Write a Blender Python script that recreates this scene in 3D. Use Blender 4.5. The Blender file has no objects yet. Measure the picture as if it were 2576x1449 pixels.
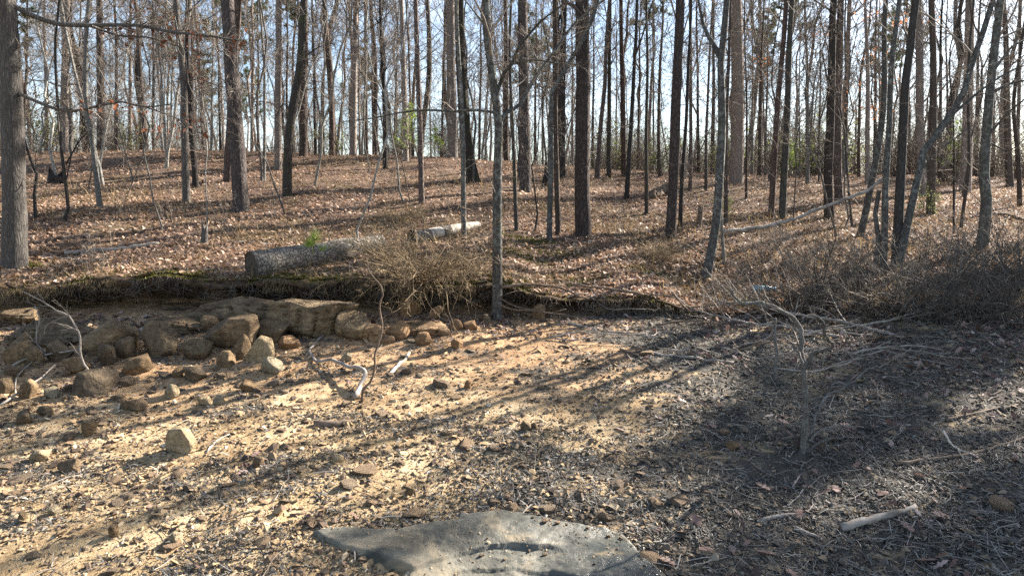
import bpy, bmesh, math, random
import numpy as np
from mathutils import noise as mnoise, Vector

# ------------------------------------------------------------------ camera, sky, sun, exposure
SC = bpy.context.scene
COL = SC.collection
R = math.radians
CAMZ, PITCH, FPX = 2.6, R(7.0), 1717.0          # FPX: focal length in pixels of a 2576 px wide picture
cd = bpy.data.cameras.new('camera'); cd.lens = 24.0; cd.sensor_width = 36.0
cd.clip_start = 0.05; cd.clip_end = 4000
co = bpy.data.objects.new('camera', cd); COL.objects.link(co)
co.location = (0, 0, CAMZ); co.rotation_euler = (R(90) - PITCH, 0, 0)
SC.camera = co

SUN_AZ, SUN_EL = R(54), R(32)                    # azimuth measured from +Y towards +X
W = bpy.data.worlds.new('World'); SC.world = W; W.use_nodes = True
nt = W.node_tree; nt.nodes.clear()
o_ = nt.nodes.new('ShaderNodeOutputWorld'); bg = nt.nodes.new('ShaderNodeBackground')
sky = nt.nodes.new('ShaderNodeTexSky'); sky.sky_type = 'NISHITA'; sky.sun_disc = False
sky.sun_elevation = SUN_EL; sky.sun_rotation = SUN_AZ
sky.air_density = 1.0; sky.dust_density = 0.9; sky.ozone_density = 1.2
tc = nt.nodes.new('ShaderNodeTexCoord'); mp = nt.nodes.new('ShaderNodeMapping')
mp.inputs['Scale'].default_value = (1.0, 1.0, 3.2)
nz = nt.nodes.new('ShaderNodeTexNoise'); nz.inputs['Scale'].default_value = 3.0; nz.inputs['Detail'].default_value = 6
nz.inputs['Roughness'].default_value = 0.6
cr = nt.nodes.new('ShaderNodeValToRGB')
cr.color_ramp.elements[0].position = 0.45; cr.color_ramp.elements[0].color = (0, 0, 0, 1)
cr.color_ramp.elements[1].position = 0.66; cr.color_ramp.elements[1].color = (0.32, 0.32, 0.32, 1)
mx = nt.nodes.new('ShaderNodeMix'); mx.data_type = 'RGBA'
mx.inputs['B'].default_value = (9.0, 9.7, 10.4, 1)
nt.links.new(tc.outputs['Generated'], mp.inputs[0]); nt.links.new(mp.outputs[0], nz.inputs['Vector'])
nt.links.new(nz.outputs['Fac'], cr.inputs[0]); nt.links.new(cr.outputs[0], mx.inputs['Factor'])
nt.links.new(sky.outputs[0], mx.inputs['A']); nt.links.new(mx.outputs['Result'], bg.inputs[0])
bg.inputs[1].default_value = 0.05
nt.links.new(bg.outputs[0], o_.inputs[0])

sl = bpy.data.lights.new('sun', 'SUN'); sl.energy = 5.0; sl.angle = R(0.53); sl.color = (1.0, 0.92, 0.81)
so = bpy.data.objects.new('sun', sl); COL.objects.link(so)
sd = Vector((math.sin(SUN_AZ) * math.cos(SUN_EL), math.cos(SUN_AZ) * math.cos(SUN_EL), math.sin(SUN_EL)))
so.rotation_euler = sd.to_track_quat('Z', 'Y').to_euler(); so.location = sd * 60
SC.view_settings.view_transform = 'Standard'; SC.view_settings.look = 'None'
SC.view_settings.gamma = 1.0; SC.view_settings.use_curve_mapping = False
SC.view_settings.exposure = 2.38
SC.render.engine = 'CYCLES'
SC.cycles.use_denoising = False
SC.cycles.max_bounces = 5; SC.cycles.diffuse_bounces = 3; SC.cycles.transparent_max_bounces = 4

# ------------------------------------------------------------------ numeric helpers
rng = np.random.default_rng(7)
random.seed(7)

def hash2(i, j, s=0):
    n = (i.astype(np.int64) * 374761393 + j.astype(np.int64) * 668265263 + s * 1442695041) & 0xffffffff
    n = ((n ^ (n >> 13)) * 1274126177) & 0xffffffff
    return ((n ^ (n >> 16)) & 0xffff) / 65535.0

def vnoise(x, y, s=0):
    xi = np.floor(x); yi = np.floor(y); fx = x - xi; fy = y - yi
    fx = fx * fx * (3 - 2 * fx); fy = fy * fy * (3 - 2 * fy)
    a = hash2(xi, yi, s); b = hash2(xi + 1, yi, s); c = hash2(xi, yi + 1, s); d = hash2(xi + 1, yi + 1, s)
    return (a + (b - a) * fx) * (1 - fy) + (c + (d - c) * fx) * fy - 0.5

def fbm(x, y, s=0, o=4):
    v = 0; a = 1.0
    for k in range(o):
        v = v + a * vnoise(x * 2 ** k, y * 2 ** k, s + k); a *= 0.5
    return v

def sstep(a, b, x):
    t = np.clip((x - a) / (b - a), 0, 1); return t * t * (3 - 2 * t)

def bank_y(x):
    return 10.75 + 0.35 * fbm(x * 0.35 + 3.1, x * 0 + 1.7, 11, 3) + 0.10 * fbm(x * 2.2, x * 0 + 9.7, 12, 2) - 0.25 * sstep(1.5, 4, x)

def bank_h(x):
    return (0.52 + 0.34 * vnoise(x * 0.9, x * 0 + 4.4, 5)) * (1 - 0.35 * sstep(-0.3, 0.6, x)) * (1 - sstep(1.6, 3.4, x)) + 0.004

def shore(x, y):
    x = np.asarray(x, float); y = np.asarray(y, float)
    z = 0.135 * (np.maximum(y, -6) - 4.5)
    z = z + 0.10 * fbm(x * 0.5, y * 0.5, 21, 3) + 0.03 * fbm(x * 2.5, y * 2.5, 31, 3) + 0.012 * fbm(x * 11, y * 11, 41, 2)
    z = z + 0.15 * sstep(2.5, 7, x) * sstep(7, 10.5, y)
    return z

def forest(x, y):
    x = np.asarray(x, float); y = np.asarray(y, float)
    yb = bank_y(x); t = np.maximum(y - yb, 0)
    slope = np.interp(x, [-25, -12, 0, 6, 12, 22], [0.205, 0.203, 0.176, 0.150, 0.132, 0.120])
    Lc = np.interp(x, [-15, 0, 15], [19.5, 20, 23])
    wdt = 6.0; k = slope / (2 * wdt)
    d = np.maximum(t - (Lc - wdt), 0); dm = 11.0
    z = slope * t - k * np.minimum(d, dm) ** 2 - 2 * k * dm * np.maximum(d - dm, 0)
    z = np.maximum(z, -4 + 0 * z)
    far = 1 - sstep(60, 120, y)
    z = z + (0.22 * fbm(x * 0.22, y * 0.22, 51, 3) * sstep(0, 5, t) + 0.05 * fbm(x * 1.3, y * 1.3, 61, 3)) * far
    edge = np.exp(-t / 1.2)
    return shore(x, yb) * edge + (0.135 * 6.2 + 0.15 * sstep(2.5, 7, x)) * (1 - edge) + bank_h(x) + (0.56 - bank_h(x)) * sstep(0.0, 6.0, t) * 0.6 + z

def H(x, y):
    x = np.asarray(x, float); y = np.asarray(y, float)
    return np.where(y < bank_y(x), shore(x, y), forest(x, y))

def h1(x, y):
    return float(H(np.array([x]), np.array([y]))[0])

SP, CP = math.sin(PITCH), math.cos(PITCH)
def ray(px, py):
    a = (px - 1288.0) / FPX; b = -(py - 724.5) / FPX
    return np.array([a, b * SP + CP, b * CP - SP])

def at(px, py, Y):
    d = ray(px, py); return np.array([0, 0, CAMZ]) + d * (Y / d[1])

_T = np.concatenate([np.arange(2.5, 14, 0.01), np.arange(14, 60, 0.05)])
def gp(px, py, lim=33.0):
    """point of the ground seen at a place of the picture, or None"""
    d = ray(px, py); d = d / d[1]
    x = d[0] * _T; z = CAMZ + d[2] * _T
    hit = np.nonzero(z <= H(x, _T))[0]
    if len(hit) == 0 or _T[hit[0]] > lim: return None
    i = hit[0]; return np.array([x[i], _T[i], float(H(x[i:i+1], _T[i:i+1])[0])])

# ------------------------------------------------------------------ object helpers
def link(name, data, parent=None, loc=None):
    o = bpy.data.objects.new(name, data); COL.objects.link(o)
    if parent is not None: o.parent = parent
    if loc is not None: o.location = loc
    return o

def tag(o, label=None, cat=None, group=None, kind=None):
    if label: o['label'] = label
    if cat: o['category'] = cat
    if group: o['group'] = group
    if kind: o['kind'] = kind
    return o

def npmesh(name, V, F, mat, smooth=True, n=None):
    """mesh from vertices and faces (all faces the same size, or a list of such arrays)"""
    me = bpy.data.meshes.new(name)
    Fs = F if isinstance(F, list) else [F]
    Fs = [f for f in Fs if len(f)]
    V = np.asarray(V, np.float32)
    me.vertices.add(len(V)); me.vertices.foreach_set('co', V.ravel())
    li = np.concatenate([f.ravel() for f in Fs]).astype(np.int32)
    tot = np.concatenate([np.full(len(f), f.shape[1]) for f in Fs]).astype(np.int32)
    st = np.concatenate([[0], np.cumsum(tot)[:-1]]).astype(np.int32)
    me.loops.add(len(li)); me.loops.foreach_set('vertex_index', li)
    me.polygons.add(len(tot)); me.polygons.foreach_set('loop_start', st)
    try: me.polygons.foreach_set('loop_total', tot)
    except Exception: pass
    me.polygons.foreach_set('use_smooth', np.full(len(tot), smooth))
    me.update(calc_edges=True)
    if mat is not None:
        for m in (mat if isinstance(mat, (list, tuple)) else [mat]): me.materials.append(m)
    return me

def nrm(v):
    return v / np.maximum(np.linalg.norm(v, axis=-1, keepdims=True), 1e-9)

def tubes(P, Rr, sides, rough=0.0, seed=0, cap=False):
    """P (M,N,3) centre lines, Rr (M,N) radii -> verts, quads"""
    M, N, _ = P.shape
    T = np.empty_like(P); T[:, 1:-1] = P[:, 2:] - P[:, :-2]; T[:, 0] = P[:, 1] - P[:, 0]; T[:, -1] = P[:, -1] - P[:, -2]
    T = nrm(T)
    mean = nrm(P[:, -1] - P[:, 0])
    ref = np.where(np.abs(mean[:, 2:3]) > 0.7, np.array([[1.0, 0.05, 0]]), np.array([[0.05, 0.1, 1.0]]))
    U = nrm(np.cross(T, ref[:, None, :])); Vv = np.cross(T, U)
    a = np.arange(sides) * 2 * np.pi / sides
    rr = Rr[:, :, None] * np.ones(sides)[None, None, :]
    if rough:
        g = np.random.default_rng(seed); rr = rr * (1 + rough * g.normal(size=rr.shape))
    vv = P[:, :, None, :] + rr[..., None] * (np.cos(a)[None, None, :, None] * U[:, :, None, :] + np.sin(a)[None, None, :, None] * Vv[:, :, None, :])
    V = vv.reshape(-1, 3)
    m = np.arange(M)[:, None, None] * (N * sides); i = np.arange(N - 1)[None, :, None] * sides; j = np.arange(sides)[None, None, :]
    jn = (j + 1) % sides
    F = np.stack(np.broadcast_arrays(m + i + j, m + i + jn, m + i + sides + jn, m + i + sides + j), -1).reshape(-1, 4)
    return V, F

class MB:
    """collects tube and triangle soups into one mesh"""
    def __init__(s): s.V = []; s.Q = []; s.T = []; s.n = 0
    def add(s, V, F):
        if len(V) == 0: return
        s.V.append(V); (s.Q if F.shape[1] == 4 else s.T).append(F + s.n); s.n += len(V)
    def tubes(s, P, Rr, sides=3, **k): s.add(*tubes(P, Rr, sides, **k))
    def mesh(s, name, mat, smooth=True):
        F = []
        if s.Q: F.append(np.concatenate(s.Q))
        if s.T: F.append(np.concatenate(s.T))
        return npmesh(name, np.concatenate(s.V), F, mat, smooth)

def spawn(P, Rr, k, s0, s1, ang, asd, L, n, wander, up, rr, rmin, g, ratio=True, planar=None):
    M, N, _ = P.shape; m = M * k
    pi = np.repeat(np.arange(M), k)
    s01 = g.uniform(s0, s1, m); s = s01 * (N - 1)
    i = np.minimum(s.astype(int), N - 2); f = (s - i)[:, None]
    pos = P[pi, i] * (1 - f) + P[pi, i + 1] * f
    t = nrm(P[pi, i + 1] - P[pi, i])
    rad = Rr[pi, i] * (1 - f[:, 0]) + Rr[pi, i + 1] * f[:, 0]
    r = g.normal(size=(m, 3))
    if planar is not None: r = r * np.array(planar)
    perp = nrm(r - (r * t).sum(1, keepdims=True) * t)
    a = np.radians(g.normal(ang, asd, m))[:, None]
    d = nrm(np.cos(a) * t + np.sin(a) * perp)
    plen = np.linalg.norm(np.diff(P, axis=1), axis=2).sum(1)[pi]
    ln = (L * plen if ratio else (L(s01) if callable(L) else L)) * g.uniform(0.55, 1.25, m) * ((1 - 0.45 * s01) if ratio else 1)
    out = np.empty((m, n, 3)); out[:, 0] = pos; st = (ln / (n - 1))[:, None]
    for q in range(1, n):
        d = nrm(d + wander * g.normal(size=(m, 3)) + np.array([0, 0, up]))
        out[:, q] = out[:, q - 1] + d * st
    r0 = np.clip(rad * rr, rmin, None)
    R2 = r0[:, None] * np.linspace(1, 0.35, n)[None, :]
    return out, np.maximum(R2, rmin * 0.6)

def catmull(pts, step):
    p = np.asarray(pts, float)
    if len(p) < 3:
        n = max(3, int(np.linalg.norm(p[-1] - p[0]) / step) + 1); t = np.linspace(0, 1, n)[:, None]
        return p[0] * (1 - t) + p[-1] * t
    q = np.vstack([2 * p[0] - p[1], p, 2 * p[-1] - p[-2]]); out = []
    for i in range(1, len(q) - 2):
        n = max(1, int(round(np.linalg.norm(q[i + 1] - q[i]) / step))); t = (np.arange(n) / n)[:, None]
        a, b, c, d = q[i - 1], q[i], q[i + 1], q[i + 2]
        out.append(0.5 * (2 * b + (c - a) * t + (2 * a - 5 * b + 4 * c - d) * t ** 2 + (3 * b - a - 3 * c + d) * t ** 3))
    out.append(p[-1:]); return np.concatenate(out)

# ------------------------------------------------------------------ materials
class NT:
    def __init__(s, name):
        s.m = bpy.data.materials.new(name); s.m.use_nodes = True; s.t = s.m.node_tree; s.t.nodes.clear()
        s.out = s.n('ShaderNodeOutputMaterial'); s.b = s.n('ShaderNodeBsdfPrincipled')
        s.t.links.new(s.b.outputs[0], s.out.inputs[0]); s.b.inputs['Roughness'].default_value = 0.9
        s.b.inputs['Specular IOR Level'].default_value = 0.2
    def n(s, t): return s.t.nodes.new(t)
    def l(s, a, b): s.t.links.new(a, b)
    def set(s, sock, v):
        if isinstance(v, bpy.types.NodeSocket): s.l(v, sock)
        elif isinstance(v, (tuple, list)) and len(v) == 3 and sock.type == 'RGBA': sock.default_value = (*v, 1)
        else: sock.default_value = v
    def coord(s, kind='Object', scale=(1, 1, 1)):
        c = s.n('ShaderNodeTexCoord'); m = s.n('ShaderNodeMapping'); m.inputs['Scale'].default_value = scale
        s.l(c.outputs[kind], m.inputs[0]); return m.outputs[0]
    def noise(s, vec, scale, detail=4, rough=0.55, dist=0.0):
        n = s.n('ShaderNodeTexNoise'); s.l(vec, n.inputs['Vector']); n.inputs['Scale'].default_value = scale
        n.inputs['Detail'].default_value = detail; n.inputs['Roughness'].default_value = rough; n.inputs['Distortion'].default_value = dist
        return n.outputs['Fac']
    def voro(s, vec, scale, feature='F1', rnd=1.0):
        n = s.n('ShaderNodeTexVoronoi'); n.feature = feature; s.l(vec, n.inputs['Vector']); n.inputs['Scale'].default_value = scale
        n.inputs['Randomness'].default_value = rnd
        return n.outputs['Distance']
    def ramp(s, fac, stops):
        r = s.n('ShaderNodeValToRGB'); s.l(fac, r.inputs[0]); e = r.color_ramp.elements
        while len(e) < len(stops): e.new(0.5)
        for k, (p, c) in enumerate(stops):
            e[k].position = p; e[k].color = (*c, 1) if isinstance(c, (tuple, list)) else (c, c, c, 1)
        return r.outputs[0]
    def mix(s, fac, a, b, mode='MIX'):
        m = s.n('ShaderNodeMix'); m.data_type = 'RGBA'; m.blend_type = mode
        s.set(m.inputs['Factor'], fac); s.set(m.inputs['A'], a); s.set(m.inputs['B'], b); return m.outputs['Result']
    def math(s, op, a, b=0.0):
        m = s.n('ShaderNodeMath'); m.operation = op; s.set(m.inputs[0], a); s.set(m.inputs[1], b); return m.outputs[0]
    def bump(s, h, strength=0.5, dist=0.02, prev=None):
        b = s.n('ShaderNodeBump'); b.inputs['Strength'].default_value = strength; b.inputs['Distance'].default_value = dist
        s.l(h, b.inputs['Height'])
        if prev is not None: s.l(prev, b.inputs['Normal'])
        return b.outputs[0]
    def attr(s, name):
        a = s.n('ShaderNodeAttribute'); a.attribute_name = name; return a.outputs['Fac']
    def island(s): return s.n('ShaderNodeNewGeometry').outputs['Random Per Island']
    def objrand(s): return s.n('ShaderNodeObjectInfo').outputs['Random']
    def fin(s, col, normal=None, rough=None):
        s.set(s.b.inputs['Base Color'], col)
        if normal is not None: s.l(normal, s.b.inputs['Normal'])
        if rough is not None: s.set(s.b.inputs['Roughness'], rough)
        return s.m

def bark(name, dark, light, scale=1.0, plates=False, lichen=None, moss=0.0):
    t = NT(name)
    v = t.coord('Object', (1, 1, 0.2 if not plates else 0.36))
    wn = t.n('ShaderNodeTexNoise'); t.l(v, wn.inputs['Vector']); wn.inputs['Scale'].default_value = 9 * scale; wn.inputs['Detail'].default_value = 4
    vm = t.n('ShaderNodeVectorMath'); vm.operation = 'MULTIPLY_ADD'; t.l(wn.outputs['Color'], vm.inputs[0]); vm.inputs[1].default_value = (0.14, 0.14, 0.14); t.l(v, vm.inputs[2]); vd = vm.outputs[0]
    n1 = t.noise(vd, 20 * scale, 6, 0.7, 0.3); n2 = t.noise(v, 60 * scale, 3, 0.7)
    e = t.voro(vd, (17 if plates else 30) * scale, 'DISTANCE_TO_EDGE'); crack = t.ramp(e, [(0.0, 0.0), (0.20 if plates else 0.26, 1.0)])
    k = 0.62 if plates else 0.55
    fac = t.math('MULTIPLY', t.math('ADD', t.math('MULTIPLY', crack, k), 1 - k), t.math('ADD', t.math('MULTIPLY', n1, 0.85), t.math('MULTIPLY', n2, 0.35)))
    col = t.ramp(fac, [(0.14, dark), (0.72, light)])
    o = t.coord('Object')
    var = t.noise(o, 1.3, 4)
    col = t.mix(t.ramp(var, [(0.35, 0.0), (0.7, 0.45)]), col, tuple(0.5 * c for c in light))
    if lichen:
        ln = t.noise(o, 13, 6, 0.65, 0.4); lm = t.noise(o, 1.6, 3)
        col = t.mix(t.math('MULTIPLY', t.ramp(ln, [(0.47, 0.0), (0.60, 0.8)]), t.ramp(lm, [(0.35, 0.25), (0.6, 1.0)])), col, lichen)
    if moss:
        mn = t.noise(o, 3.2, 5, 0.65)
        col = t.mix(t.ramp(mn, [(0.54, 0.0), (0.66, moss)]), col, (0.06, 0.07, 0.015))
    hs = t.n('ShaderNodeHueSaturation'); t.l(col, hs.inputs['Color']); rnd = t.objrand()
    t.l(t.math('ADD', t.math('MULTIPLY', rnd, 0.6), 0.72), hs.inputs['Value']); t.l(t.math('ADD', t.math('MULTIPLY', t.math('FRACT', t.math('MULTIPLY', rnd, 17.3)), 0.5), 0.55), hs.inputs['Saturation'])
    return t.fin(hs.outputs[0], t.bump(fac, 1.0, 0.035))

M = {}
M['pine'] = bark('bark_pine', (0.022, 0.017, 0.015), (0.125, 0.096, 0.086), 1.0, True)
M['pine_red'] = bark('bark_pine_reddish', (0.030, 0.020, 0.016), (0.16, 0.11, 0.088), 1.1, True)
M['oak'] = bark('bark_oak_grey', (0.036, 0.031, 0.027), (0.19, 0.17, 0.15), 1.0)
M['grey'] = bark('bark_smooth_grey', (0.12, 0.11, 0.096), (0.34, 0.315, 0.275), 1.6, lichen=(0.33, 0.335, 0.29))
M['dark'] = bark('bark_dark', (0.016, 0.014, 0.012), (0.075, 0.063, 0.055), 1.0)
M['darkmoss'] = bark('bark_dark_mossy', (0.018, 0.016, 0.013), (0.095, 0.083, 0.068), 1.0, moss=0.85)
M['brown'] = bark('bark_brown', (0.036, 0.027, 0.021), (0.145, 0.11, 0.088), 1.2)
M['lichen'] = bark('bark_lichen', (0.036, 0.033, 0.030), (0.145, 0.133, 0.118), 1.2, lichen=(0.25, 0.265, 0.23), moss=0.3)
M['lichen_dark'] = bark('bark_lichen_dark', (0.025, 0.022, 0.019), (0.115, 0.10, 0.085), 1.2, lichen=(0.21, 0.225, 0.19), moss=0.5)
M['pale'] = bark('bark_pale_brown', (0.085, 0.066, 0.054), (0.34, 0.275, 0.23), 1.0)

def plain(name, stops, nscale=14, rough=0.9, bumpk=0.4, island=False, obj=False, bdist=0.01, hi=6):
    t = NT(name); v = t.coord('Object')
    f = t.noise(v, nscale, hi, 0.6)
    if island: f = t.math('ADD', t.math('MULTIPLY', t.island(), 0.75), t.math('MULTIPLY', f, 0.25))
    if obj: f = t.math('ADD', t.math('MULTIPLY', t.objrand(), 0.55), t.math('MULTIPLY', f, 0.5))
    col = t.ramp(f, stops)
    return t.fin(col, t.bump(t.noise(v, nscale * 3, 5, 0.65), bumpk, bdist) if bumpk else None, rough)

M['twig'] = plain('twig_bark', [(0.2, (0.085, 0.068, 0.056)), (0.8, (0.27, 0.23, 0.19))], 3, bumpk=0, island=True)
M['twig_dark'] = plain('twig_bark_dark', [(0.2, (0.045, 0.040, 0.036)), (0.8, (0.15, 0.132, 0.115))], 3, bumpk=0, island=True)
M['twig_brush'] = plain('twig_brush', [(0.1, (0.04, 0.034, 0.029)), (0.9, (0.19, 0.165, 0.14))], 3, bumpk=0, island=True)
M['twig_tan'] = plain('twig_tan', [(0.15, (0.12, 0.085, 0.05)), (0.85, (0.36, 0.27, 0.165))], 3, bumpk=0, island=True)
M['deadwood'] = plain('weathered_deadwood', [(0.3, (0.13, 0.11, 0.09)), (0.7, (0.36, 0.32, 0.28))], 9, bumpk=0.6, island=False)
M['twig_litter'] = plain('twig_litter_grey', [(0.1, (0.05, 0.044, 0.039)), (0.9, (0.33, 0.30, 0.265))], 4, bumpk=0, island=True)
M['stickbrown'] = plain('stick_brown', [(0.3, (0.07, 0.05, 0.036)), (0.7, (0.20, 0.15, 0.11))], 12, bumpk=0.5)
M['barewood'] = plain('bleached_bare_wood', [(0.35, (0.24, 0.20, 0.155)), (0.5, (0.42, 0.37, 0.31)), (0.65, (0.60, 0.54, 0.47))], 11, bumpk=0.6)

def leafmat(name, stops, trans=0.25, drift=None):
    t = NT(name); f = t.island()
    if drift:
        p = t.n('ShaderNodeNewGeometry').outputs['Position']
        f = t.math('ADD', t.math('MULTIPLY', f, 0.72), t.math('MULTIPLY', t.math('SUBTRACT', t.noise(p, 0.8, 5, 0.65), 0.32), 0.8))
    col = t.ramp(f, stops)
    if drift: col = t.mix(t.ramp(t.noise(p, 0.55, 5, 0.7), [(0.48, 0.0), (0.62, 0.75)]), col, t.mix(0.6, col, drift))
    v = t.coord('Object'); col = t.mix(0.35, col, t.ramp(t.noise(v, 60, 2), [(0.3, 0.35), (0.7, 0.75)]), 'OVERLAY')
    t.set(t.b.inputs['Base Color'], col); t.b.inputs['Roughness'].default_value = 0.65; t.b.inputs['Specular IOR Level'].default_value = 0.3
    tr = t.n('ShaderNodeBsdfTranslucent'); t.l(col, tr.inputs[0]); ms = t.n('ShaderNodeMixShader'); ms.inputs[0].default_value = trans
    t.l(t.b.outputs[0], ms.inputs[1]); t.l(tr.outputs[0], ms.inputs[2]); t.l(ms.outputs[0], t.out.inputs[0])
    return t.m
M['litter'] = leafmat('fallen_oak_leaves', [(0.0, (0.065, 0.038, 0.025)), (0.3, (0.20, 0.12, 0.077)), (0.6, (0.38, 0.25, 0.172)), (0.85, (0.52, 0.385, 0.29)), (1.0, (0.62, 0.51, 0.42))], 0.25, (0.13, 0.095, 0.045))
M['litter_red'] = leafmat('fallen_red_brown_leaves', [(0.0, (0.055, 0.033, 0.028)), (0.4, (0.135, 0.078, 0.064)), (0.75, (0.27, 0.18, 0.15)), (1.0, (0.46, 0.37, 0.33))])
M['rust_leaf'] = leafmat('clinging_rust_leaves', [(0.0, (0.10, 0.035, 0.018)), (1.0, (0.25, 0.095, 0.045))], 0.4)
M['orange_leaf'] = leafmat('clinging_orange_leaves', [(0.0, (0.34, 0.12, 0.04)), (1.0, (0.55, 0.26, 0.12))], 0.5)
M['needle'] = leafmat('pine_needles', [(0.0, (0.025, 0.045, 0.014)), (1.0, (0.075, 0.11, 0.03))], 0.3)
M['needle_bright'] = leafmat('young_pine_needles', [(0.0, (0.14, 0.22, 0.035)), (1.0, (0.36, 0.46, 0.10))], 0.5)
M['evergreen'] = leafmat('evergreen_leaves', [(0.0, (0.10, 0.12, 0.045)), (1.0, (0.25, 0.26, 0.11))], 0.5)
M['drygrass'] = leafmat('dry_grass_blades', [(0.0, (0.12, 0.085, 0.04)), (1.0, (0.36, 0.27, 0.13))], 0.35)
M['debris'] = leafmat('dark_dead_grass', [(0.0, (0.030, 0.029, 0.027)), (0.7, (0.095, 0.089, 0.080)), (1.0, (0.25, 0.235, 0.205))], 0.1)
M['fringe'] = leafmat('bank_fringe', [(0.0, (0.04, 0.03, 0.018)), (0.5, (0.11, 0.08, 0.04)), (1.0, (0.24, 0.17, 0.09))], 0.25)
M['mossmat'] = leafmat('moss_blades', [(0.0, (0.045, 0.042, 0.008)), (0.6, (0.12, 0.115, 0.016)), (1.0, (0.22, 0.19, 0.03))], 0.3)

def rockmat(name, dark, mid, light, moss=0.0, nscale=3.0, rough=0.85):
    t = NT(name); v = t.coord('Object')
    a = t.noise(v, nscale * 1.6, 9, 0.75, 0.5); b = t.noise(v, nscale * 8, 7, 0.8)
    sv = t.coord('Object', (0.6, 0.6, 5.0)); lay = t.noise(sv, nscale * 1.4, 5, 0.65, 0.8)
    f = t.math('ADD', t.math('ADD', t.math('MULTIPLY', a, 0.45), t.math('MULTIPLY', b, 0.27)), t.math('MULTIPLY', lay, 0.28))
    col = t.ramp(f, [(0.40, dark), (0.5, mid), (0.60, light)])
    oi = t.objrand()
    col = t.mix(0.55, col, t.ramp(oi, [(0.0, (0.33, 0.33, 0.34)), (0.35, (0.52, 0.50, 0.47)), (0.7, (0.60, 0.50, 0.40)), (1.0, (0.66, 0.60, 0.53))]), 'OVERLAY')
    if moss:
        g = t.n('ShaderNodeNewGeometry'); sx = t.n('ShaderNodeSeparateXYZ'); t.l(g.outputs['Normal'], sx.inputs[0])
        up = t.math('MULTIPLY', t.ramp(sx.outputs[2], [(0.45, 0.0), (0.85, 1.0)]), t.ramp(t.noise(v, 4, 4), [(0.45, 0.0), (0.6, moss)]))
        col = t.mix(up, col, (0.10, 0.10, 0.018))
    cr1 = t.ramp(t.noise(v, nscale * 1.5, 3, 0.5, 1.5), [(0.47, 1.0), (0.5, 0.0), (0.53, 1.0)])
    h = t.math('ADD', t.math('MULTIPLY', f, 1.0), t.math('MULTIPLY', cr1, 0.10))
    return t.fin(col, t.bump(h, 1.0, 0.09), rough)
M['rock'] = rockmat('weathered_sandstone', (0.065, 0.048, 0.030), (0.17, 0.123, 0.074), (0.32, 0.24, 0.145))
M['rock_dark'] = rockmat('dark_sandstone', (0.055, 0.041, 0.028), (0.135, 0.10, 0.064), (0.25, 0.19, 0.12), nscale=2.2)
M['rock_orange'] = rockmat('iron_stained_sandstone', (0.10, 0.062, 0.036), (0.23, 0.145, 0.08), (0.38, 0.265, 0.155))
M['rock_pale'] = rockmat('pale_sandstone', (0.16, 0.13, 0.085), (0.30, 0.25, 0.165), (0.44, 0.37, 0.26))
M['rock_moss'] = rockmat('mossy_sandstone', (0.12, 0.062, 0.03), (0.27, 0.15, 0.07), (0.40, 0.25, 0.12), moss=1.0)
M['stone'] = rockmat('loose_stone', (0.10, 0.075, 0.052), (0.24, 0.18, 0.125), (0.40, 0.32, 0.23), nscale=6)
def pebmat():
    t = NT('gravel_pebbles')
    col = t.ramp(t.island(), [(0.0, (0.05, 0.038, 0.03)), (0.3, (0.13, 0.09, 0.062)), (0.55, (0.27, 0.185, 0.105)), (0.80, (0.36, 0.255, 0.145)), (0.97, (0.40, 0.32, 0.22)), (1.0, (0.46, 0.41, 0.34))])
    v = t.coord('Object'); sx = t.n('ShaderNodeSeparateXYZ'); t.l(t.n('ShaderNodeNewGeometry').outputs['Position'], sx.inputs[0])
    muck_shade = t.ramp(t.math('ADD', t.math('MULTIPLY', sx.outputs[0], 0.25), t.math('MULTIPLY', t.noise(v, 0.9, 4), 0.8)), [(0.45, 0.0), (0.85, 0.72)])  # muck grey and added shade towards the right, both put into the pebble colour
    col = t.mix(muck_shade, col, t.mix(0.75, col, (0.075, 0.072, 0.066)))
    return t.fin(col, t.bump(t.noise(v, 90, 3), 0.4, 0.01))
M['pebble'] = pebmat()

def slabmat():
    t = NT('wet_grey_slab'); v = t.coord('Object')
    a = t.noise(v, 2.6, 8, 0.7, 0.5); b = t.noise(v, 70, 5, 0.75)
    col = t.ramp(t.math('ADD', t.math('MULTIPLY', a, 0.85), t.math('MULTIPLY', b, 0.15)), [(0.40, (0.032, 0.032, 0.026)), (0.5, (0.078, 0.074, 0.057)), (0.60, (0.155, 0.142, 0.108))])
    wet = t.attr('wet')
    wn = t.math('MULTIPLY', wet, t.ramp(t.noise(v, 3.0, 4), [(0.3, 0.3), (0.55, 1.0)]))
    col = t.mix(wn, col, t.mix(0.55, col, (0.045, 0.055, 0.055)))
    t.b.inputs['Specular IOR Level'].default_value = 0.5
    rough = t.math('SUBTRACT', 0.80, t.math('MULTIPLY', wn, 0.60))
    col = t.mix(t.ramp(t.noise(v, 1.7, 7, 0.7, 0.8), [(0.52, 0.0), (0.66, 0.75)]), col, (0.27, 0.21, 0.13))
    n = t.bump(b, 0.25, 0.008); n = t.bump(a, 0.5, 0.06, n)
    return t.fin(col, n, rough)
M['slab'] = slabmat()

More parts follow.
